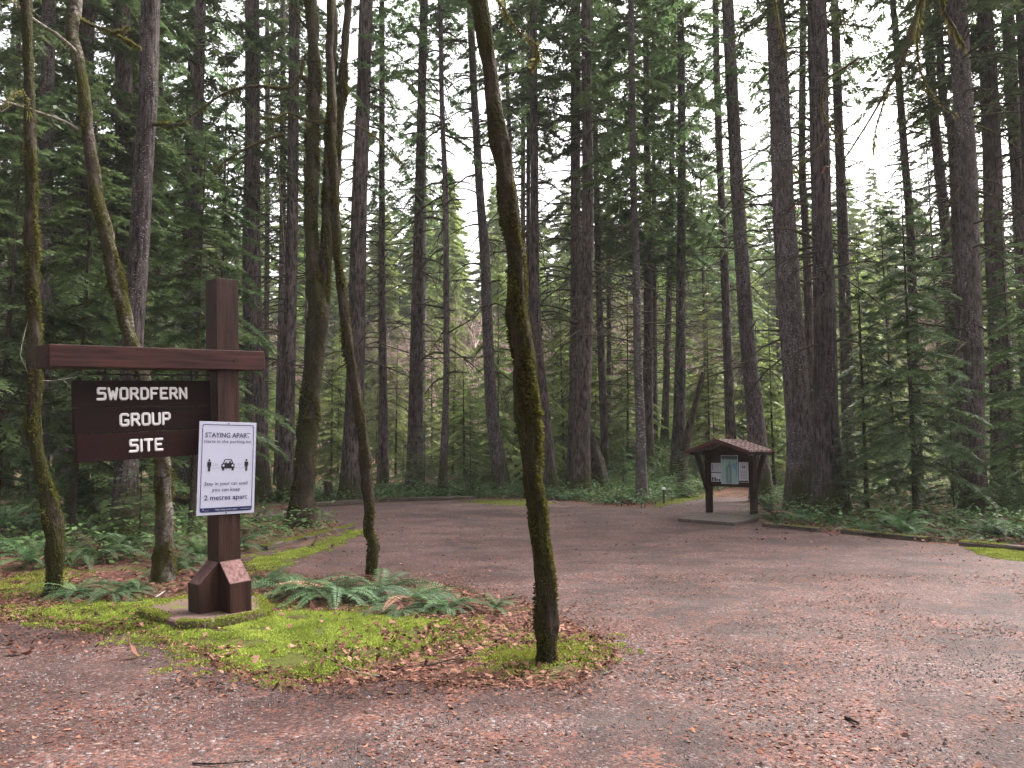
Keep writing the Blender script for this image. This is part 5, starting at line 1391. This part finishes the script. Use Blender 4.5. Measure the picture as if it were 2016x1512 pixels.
# pictograms
def disc(mb, u, v, r, y, m=0, n=14): flat(mb, [(sx(u) + r * math.cos(t), sz_(v) + r * math.sin(t)) for t in np.linspace(0, 2 * math.pi, n, endpoint=False)], y, m)
def rect(mb, u0, u1, v0, v1, y, m=0): flat(mb, [(sx(u0), sz_(v0)), (sx(u1), sz_(v0)), (sx(u1), sz_(v1)), (sx(u0), sz_(v1))], y, m)
b = MB()
for cu_ in (.185, .835):
    disc(b, cu_, .416, .0105, L1); rect(b, cu_ - .034, cu_ + .034, .432, .472, L1); rect(b, cu_ - .034, cu_ - .024, .472, .487, L1); rect(b, cu_ + .024, cu_ + .034, .472, .487, L1)
    rect(b, cu_ - .019, cu_ + .019, .472, .490, L1); rect(b, cu_ - .019, cu_ - .002, .490, .535, L1); rect(b, cu_ + .002, cu_ + .019, .490, .535, L1)
cc = .508; cy_ = .46
def S2(dx, dv): return (sx(cc + dx), sz_(cy_ + dv))
body_ = [S2(-.115, .0), S2(-.085, -.012), S2(.085, -.012), S2(.115, .0), S2(.115, .045), S2(-.115, .045)]; flat(b, body_, L1)
band(b, [S2(-.092, -.01), S2(-.06, -.055), S2(.06, -.055), S2(.092, -.01)], [S2(-.072, -.01), S2(-.05, -.046), S2(.05, -.046), S2(.072, -.01)], L1 - .0004)
disc(b, cc + .035, cy_ - .026, .009, L1); rect(b, cc + .015, cc + .055, cy_ - .018, cy_ - .008, L1 - .0002); disc(b, cc - .035, cy_ - .021, .006, L1); rect(b, cc - .05, cc - .02, cy_ - .015, cy_ - .008, L1 - .0002)
rect(b, cc - .10, cc - .065, cy_ + .045, cy_ + .068, L1); rect(b, cc + .065, cc + .10, cy_ + .045, cy_ + .068, L1)
disc(b, cc - .08, cy_ + .014, .011, L1 - .0012, 1); disc(b, cc + .08, cy_ + .014, .011, L1 - .0012, 1)
rect(b, .235, .385, .498, .501, L1, 2); rect(b, .63, .79, .498, .501, L1, 2)
b.build('pictogram', [M['black'], M['white'], M['grey']], ws)
b = MB(); disc(b, .105, .942, .006, L1 - .0025, 0, 6); rect(b, .135, .2, .9515, .954, L1 - .0025); b.build('emblem', M['white'], bn)
b = MB(); b.tube([[wcx, wy - .006, sz_(.018)], [wcx, wy + .01, sz_(.018)]], .006, 8); b.tube([[wcx, wy - .006, sz_(.984)], [wcx, wy + .01, sz_(.984)]], .006, 8); b.build('screw', M['iron'], ws)

# ------------------------------------------------------------------ kiosk
KY = R(-43)
kp = gp(1440, 1017)
ko = thing('information_kiosk', 'small brown gabled notice kiosk on a concrete pad at the trail mouth', 'kiosk', (kp[0], kp[1], .08), KY); ko.scale = (.95, .95, .96)
Hk = .0
pw = 1.30 / 2
post_w = .15
b_p = []
for s in (-1, 1):
    b = MB(); b.box((s * pw, 0, .83), (post_w, .16, 1.68)); b.build('post', M['kiosk'], ko, .008)
# arms: struts spreading from post to eaves, front and back
for s in (-1, 1):
    for yf in (-1, 1):
        b = MB(); V0 = np.array([s * pw, yf * .081, .62]); V1 = np.array([s * (pw + .16), yf * .36, 1.62])
        T_ = nrm(V1 - V0); Sx = np.array([1.0, 0, 0]); Sx = nrm(Sx - T_ * (Sx @ T_)); Sy = np.cross(T_, Sx)
        c8 = [[p + Sx * i * .055 + Sy * j * .05 for i, j in ((-1, -1), (1, -1), (1, 1), (-1, 1))] for p in (V0, V1)]
        b.add(np.array(c8).reshape(-1, 3), [[3, 2, 1, 0], [4, 5, 6, 7], [0, 1, 5, 4], [1, 2, 6, 5], [2, 3, 7, 6], [3, 0, 4, 7]]); b.build('brace', M['kiosk'], ko, .006)
b = MB(); b.box((0, .0, 1.12), (pw * 2 - post_w - .004, .06, .84)); b.build('back_panel', M['kiosk'], ko)
# roof
rw, rh, re, rl = .88, 1.955, 1.66, .72     # half width, ridge height, eave height, half length
rf = []
b = MB(); th_ = .035
for s in (-1, 1):
    P = [[0, -rl, rh], [s * rw, -rl, re], [s * rw, rl, re], [0, rl, rh]]
    V = np.array(P + [[p[0], p[1], p[2] - th_] for p in P])
    F = [[0, 1, 2, 3], [7, 6, 5, 4], [0, 4, 5, 1], [1, 5, 6, 2], [2, 6, 7, 3]]
    if s < 0: F = [f[::-1] for f in F]
    # subdivided shingle courses
    b.add(V, F)
    for kq in range(9):
        t0, t1 = kq / 9, (kq + 1) / 9 + .01
        A_ = np.array([s * rw * t0, 0, rh + (re - rh) * t0 + .006]); B_ = np.array([s * rw * min(t1, 1.01), 0, rh + (re - rh) * min(t1, 1.01) + .018])
        x_ = -rl - .01
        while x_ < rl:
            wq = RNG.uniform(.08, .15); x2 = min(x_ + wq - .006, rl + .01); dz_ = RNG.uniform(0, .008); dl = RNG.uniform(-.012, .012)
            q = np.array([[A_[0], x_, A_[2] + dz_], [B_[0] + s * dl, x_, B_[2] + dz_], [B_[0] + s * dl, x2, B_[2] + dz_], [A_[0], x2, A_[2] + dz_]])
            f = [[0, 1, 2, 3]] if s > 0 else [[3, 2, 1, 0]]
            b.add(q, f, 0); q2 = np.vstack([q[1:3], q[1:3] - [0, 0, .014]]); b.add(q2, [[0, 2, 3, 1]]); x_ += wq
roof = b.build('roof', [M['shingle']], ko)
for yy in (-rl - .02, rl + .02):
    b = MB()
    for s in (-1, 1):
        P = [[0, yy - .015, rh + .01], [s * (rw + .02), yy - .015, re + .01 - .004], [s * (rw + .02), yy - .015, re - .095], [0, yy - .015, rh - .085]]
        if s < 0: P = P[::-1]
        b.prism(P, (0, .03, 0))
    b.build('fascia_board', M['fascia'], ko)
for s in (-1, 1):
    b = MB(); b.box((s * (rw - .05), 0, re - .075), (.05, rl * 2 - .02, .08)); b.build('eave_beam', M['kiosk'], ko)
b = MB(); b.box((0, 0, 1.60), (pw * 2 + .3, .1, .12)); b.build('tie_beam', M['kiosk'], ko)
b = MB(); b.add(np.array([[-.6, 0, 1.661], [.6, 0, 1.661], [0, 0, 1.90], [-.6, .04, 1.661], [.6, .04, 1.661], [0, .04, 1.90]]), [[0, 1, 2], [5, 4, 3]]); b.build('gable_panel', M['kiosk'], ko)
# leaf drift on the roof
lf = MB(); n = 260; x_ = RNG.uniform(0, rw, n) * RNG.choice([-1, 1], n); P = np.stack([x_, RNG.uniform(-rl, rl, n), rh + (re - rh) * np.abs(x_) / rw + .03], 1)
k_ = np.array([vnoise(p[0] * 5, p[1] * 5, 1.1) > -.05 for p in P]); P = P[k_]; c_, s_ = math.cos(KY), math.sin(KY)
P = np.stack([kp[0] + P[:, 0] * c_ - P[:, 1] * s_, kp[1] + P[:, 0] * s_ + P[:, 1] * c_, P[:, 2] + .10], 1)
star_leaves(lf, P, RNG.uniform(.02, .05, len(P)), RNG.uniform(.2, 1, len(P)), .4)
tag(lf.build('roof_leaves', M['leaf']), 'dead leaves and needles lying on the kiosk roof', kind='stuff')
def sheet_on(name, label, cat, x0, x1, z0, z1, y, draw=None, mat='paper'):
    o = thing(name, label, cat, (kp[0], kp[1], .08), KY)
    o.scale = (.95, .95, .96)
    b = MB(); b.box(((x0 + x1) / 2, y, (z0 + z1) / 2), (x1 - x0, .006, z1 - z0)); b.build('sheet', M[mat], o)
    if draw: draw(o)
    return o
def kq(x0, x1, z0, z1, y, mb, m=0): mb.add([[x0, y, z0], [x1, y, z0], [x1, y, z1], [x0, y, z1]], [[0, 1, 2, 3]], m)
def draw_map(o):
    y = -.046
    b = MB(); kq(-.235, .235, .80, 1.42, y, b); b.build('map_area', M['mapgreen'], o)
    b = MB(); kq(-.235, .235, 1.425, 1.525, y, b); b.build('title_band', M['maproad'], o)
    b = MB(); b.add([[.12, y - .001, 1.30], [.235, y - .001, 1.38], [.235, y - .001, 1.0], [.17, y - .001, .95], [.20, y - .001, 1.12], [.1, y - .001, 1.2]], [[0, 5, 4, 1], [1, 4, 3, 2]]); b.build('lake', M['mapblue'], o)
    b = MB()
    for r_ in (.085, .055, .03):
        lp = [(-.02 + r_ * .85 * math.cos(t), y - .002, 1.06 + (.18 if math.sin(t) > 0 else -.16) * 1 + r_ * math.sin(t) - .04) for t in np.linspace(0, 2 * math.pi, 25)]
        b.tube(lp, .006, 4, cap=False)
    b.tube([(.03, y - .002, 1.22), (.08, y - .002, 1.27), (.13, y - .002, 1.33)], .006, 4); b.tube([(0, y - .002, 1.26), (.02, y - .002, 1.34), (-.02, y - .002, 1.36)], .012, 4)
    b.build('road_lines', M['maproad'], o)
sheet_on('map_poster', 'pale green campsite map poster in the middle of the kiosk board', 'poster', -.25, .25, .78, 1.54, -.041, draw_map)
def draw_a(o):
    b = MB(); kq(-.53, -.485, 1.13, 1.30, -.0385, b); 
    for z in np.linspace(1.13, 1.30, 6): kq(-.46, -.29, z - .006, z + .004, -.0385, b)
    b.build('print', M['grey'], o)
def draw_b(o):
    b = MB()
    for x in (-.53, -.46, -.40, -.33): kq(x, x + .045, .845, .90 + (.05 if x < -.45 else 0), -.0385, b)
    b.build('print', M['black'], o)
def draw_c(o):
    b = MB(); kq(.37, .40, 1.2, 1.26, -.0385, b); kq(.42, .445, 1.2, 1.26, -.0385, b); kq(.275, .53, .835, .87, -.0385, b)
    for z in np.linspace(.93, 1.12, 6): kq(.31, .48, z - .004, z + .003, -.0385, b)
    b.build('print', M['black'], o)
sheet_on('paper_notice', 'upper white paper notice beside the map, on the post side facing the gravel', 'notice', -.55, -.265, 1.09, 1.33, -.034, draw_a)
sheet_on('paper_notice', 'lower white paper notice beside the map with small dark pictures', 'notice', -.55, -.265, .83, 1.065, -.034, draw_b)
sheet_on('paper_notice', 'tall white paper notice half hidden behind the kiosk brace', 'notice', .265, .54, .825, 1.36, -.034, draw_c)
# pad
cp = [gp(1334, 1027), gp(1446, 1036), gp(1494, 1027), gp(1400, 1016)]
b = MB(); P = np.array([[p[0], p[1], -.02] for p in cp]); b.prism(P, (0, 0, .10)); pad = b.build('concrete_pad', M['pad'], None, .012)
tag(pad, 'grey concrete pad under the kiosk legs', 'slab')
hz_mat = bpy.data.materials.new('haze_air'); hz_mat.use_nodes = True
_t = hz_mat.node_tree; _t.nodes.remove(_t.nodes['Principled BSDF'])
_v = _t.nodes.new('ShaderNodeVolumePrincipled'); _v.inputs['Color'].default_value = (.95, .97, .92, 1); _v.inputs['Density'].default_value = .0005
_t.links.new(_v.outputs[0], _t.nodes['Material Output'].inputs['Volume'])
b = MB(); b.box((0, 140, 28), (340, 380, 68)); o = b.build('haze', hz_mat); tag(o, kind='stuff')
print('objects', len(bpy.data.objects))
